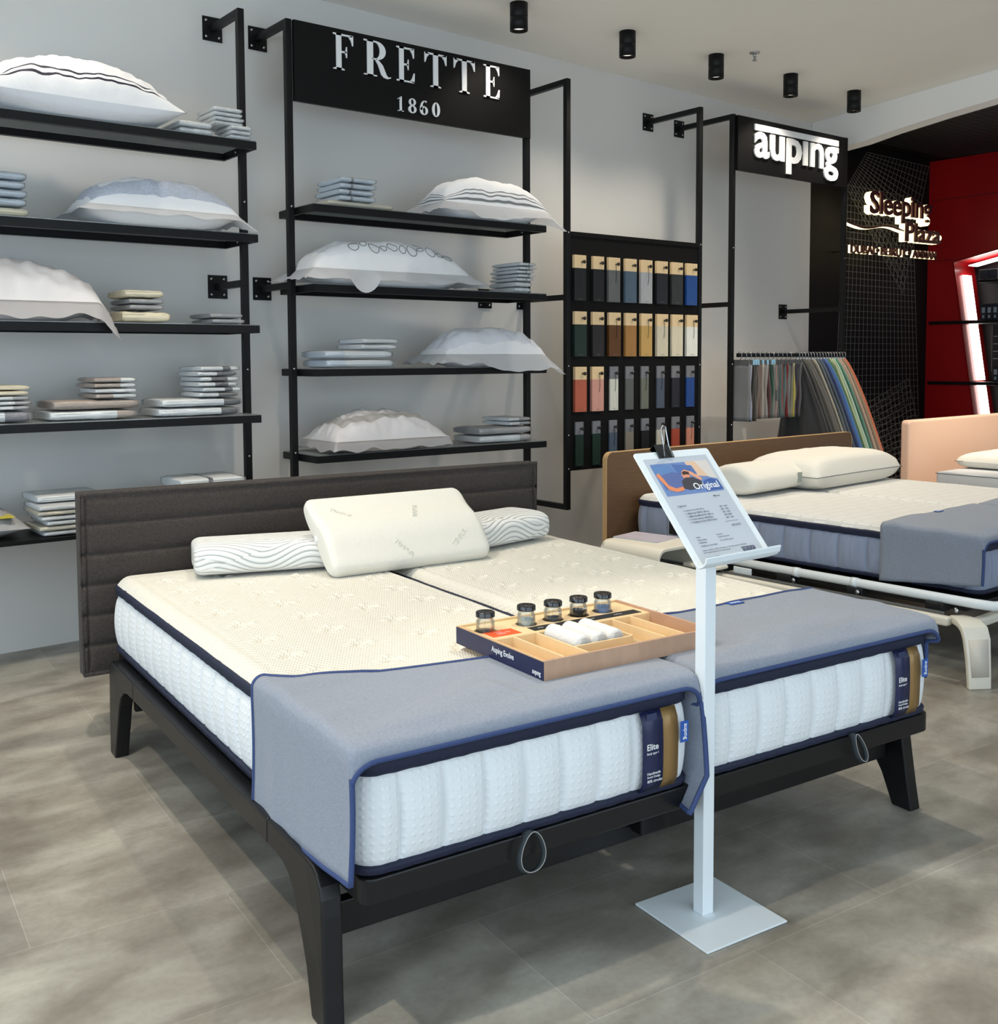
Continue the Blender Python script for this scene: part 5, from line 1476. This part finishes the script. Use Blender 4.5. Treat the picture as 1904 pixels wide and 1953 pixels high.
def glow_text(s, x, z, w, h, off=.02, shear=0, dy=.06, gd=.055):
    text('letter_face', s, sg, M_MAR, w=w, h=h, M=frame_M((x, -dy, z), (1, 0, 0), (0, 0, 1)), ext=.018, off=off, shear=shear)
    text('letter_light', s, sg, M_GLOW, w=w, h=h, M=frame_M((x - .0, .0 if gd > .03 else -.012, z), (1, 0, 0), (0, 0, 1)), ext=gd, off=off + .012, shear=shear)


glow_text('Sleeping', -.29, 2.505, .84, .25)
glow_text('Plaza', .19, 2.353, .49, .165)
for wd_, x_, w_ in (('DUBAI', -.50, .30), ('\u2022', -.165, .03), ('BEIRUT', -.105, .34), ('\u2022', .27, .03), ('AMMAN', .335, .33)):
    glow_text(wd_, x_, 2.222 if len(wd_) > 1 else 2.245, w_, .068 if len(wd_) > 1 else .03, off=.004, dy=.034, gd=.02)
mb = MB()
for x_, z_ in ((-.05, 2.62), (.40, 2.43), (-.35, 2.26), (.50, 2.26), (-.2, 2.45)): mb.box(x_ - .004, x_ + .004, .055, .30, z_ - .004, z_ + .004)
mb.build('mounting_rods', M_BLACK, sg)
wv = [(-.52 + .06 * k, 0, 2.47 - .022 * math.sin(k * .55) * (1 if k < 12 else .4) - .002 * k) for k in range(13)]
MB().tube([(x, -.05, z) for x, y, z in wv], [.006, .008, .010, .012, .012, .011, .009, .008, .010, .011, .009, .007, .005], 6).build('wave_line', M_MAR, sg)
MB().tube([(x - .01, -.01, z - .004) for x, y, z in wv], [.011] * 13, 6).build('wave_light', M_GLOW, sg)
MB().lathe([(0, 0), (.022, 0), (.022, .02), (0, .02)], n=16, M=Matrix.Translation((.71, -.03, 2.415)) @ Matrix.Rotation(PI / 2, 4, 'X')).build('light_dot', M_GLOW, sg)

# goods in the red niche
bk = mat('dark_case', srgb(30, 34, 44), .4); lbm = mat('pale_case_label', srgb(150, 160, 172), .5)
def cases(y0, n, z, w, h, gname, where):
    for k in range(n):
        y = y0 - k * (w + .004)
        c = empty('product_case', (RX + .10, y, z), label='%s navy case %s' % (['first', 'second', 'third', 'fourth', 'fifth', 'sixth', 'seventh', 'eighth'][k], where), cat='box', group=gname)
        MB().box(0, .16, -w, 0, 0, h).build('case_body', bk, c, bevel=.002)
        MB().box(-.001, 0, -w * .8, -w * .2, h * .45, h * .78).build('case_label', lbm, c)
        MB().box(-.001, 0, -w * .7, -w * .3, h * .12, h * .32).build('size_mark', lbm, c)


cases(5.085, 6, 1.690, .052, .155, 'navy cases on the upper niche shelf', 'from the left on the upper shelf of the red niche')
cases(4.955, 4, 1.111, .052, .150, 'navy cases on the lower niche shelf', 'from the left on the lower shelf of the red niche')
for k in range(3):
    y = 5.00 - k * .085
    c = empty('product_case', (RX + .16, y, 1.205), label='%s tall dark book-like case between the two black niche shelves' % ['left', 'middle', 'right'][k], cat='box', group='tall dark cases in the red niche')
    MB().box(0, .14, -.078, 0, 0, .44).build('case_body', mat('brown_black_case', srgb(34, 30, 32), .4), c, bevel=.002)
    for q in range(4): MB().box(-.001, 0, -.066, -.014, .12 + q * .07, .126 + q * .07).build('gold_print', lbm, c)
s_ = box('wall_shelf', RX + .14, RX + .37, 3.2, 4.99, 1.185, 1.203, M_BLACK); tag(s_, 'small black inner shelf under the tall dark cases in the red niche', 'shelf', 'black shelves of the red wall')
c = empty('product_box', (RX + .10, 4.93, 2.072), label='white box with a dark round mark on the top niche shelf', cat='box')
MB().box(0, .2, -.16, 0, 0, .15).build('box_body', M_PWHITE, c, bevel=.002)
MB().lathe([(0, 0), (.035, 0), (.035, .001), (0, .001)], n=18, M=Matrix.Translation((0, -.06, .08)) @ Matrix.Rotation(-PI / 2, 4, 'Y')).build('round_mark', M_BLACK, c)
for k, y in enumerate((5.13, 5.04)):
    c = box('product_box', RX + .14, RX + .33, y - .085, y, 2.072, 2.17, bk); tag(c, '%s dark box on the top shelf of the red niche' % ['left', 'right'][k], 'box', 'dark boxes on the top niche shelf')
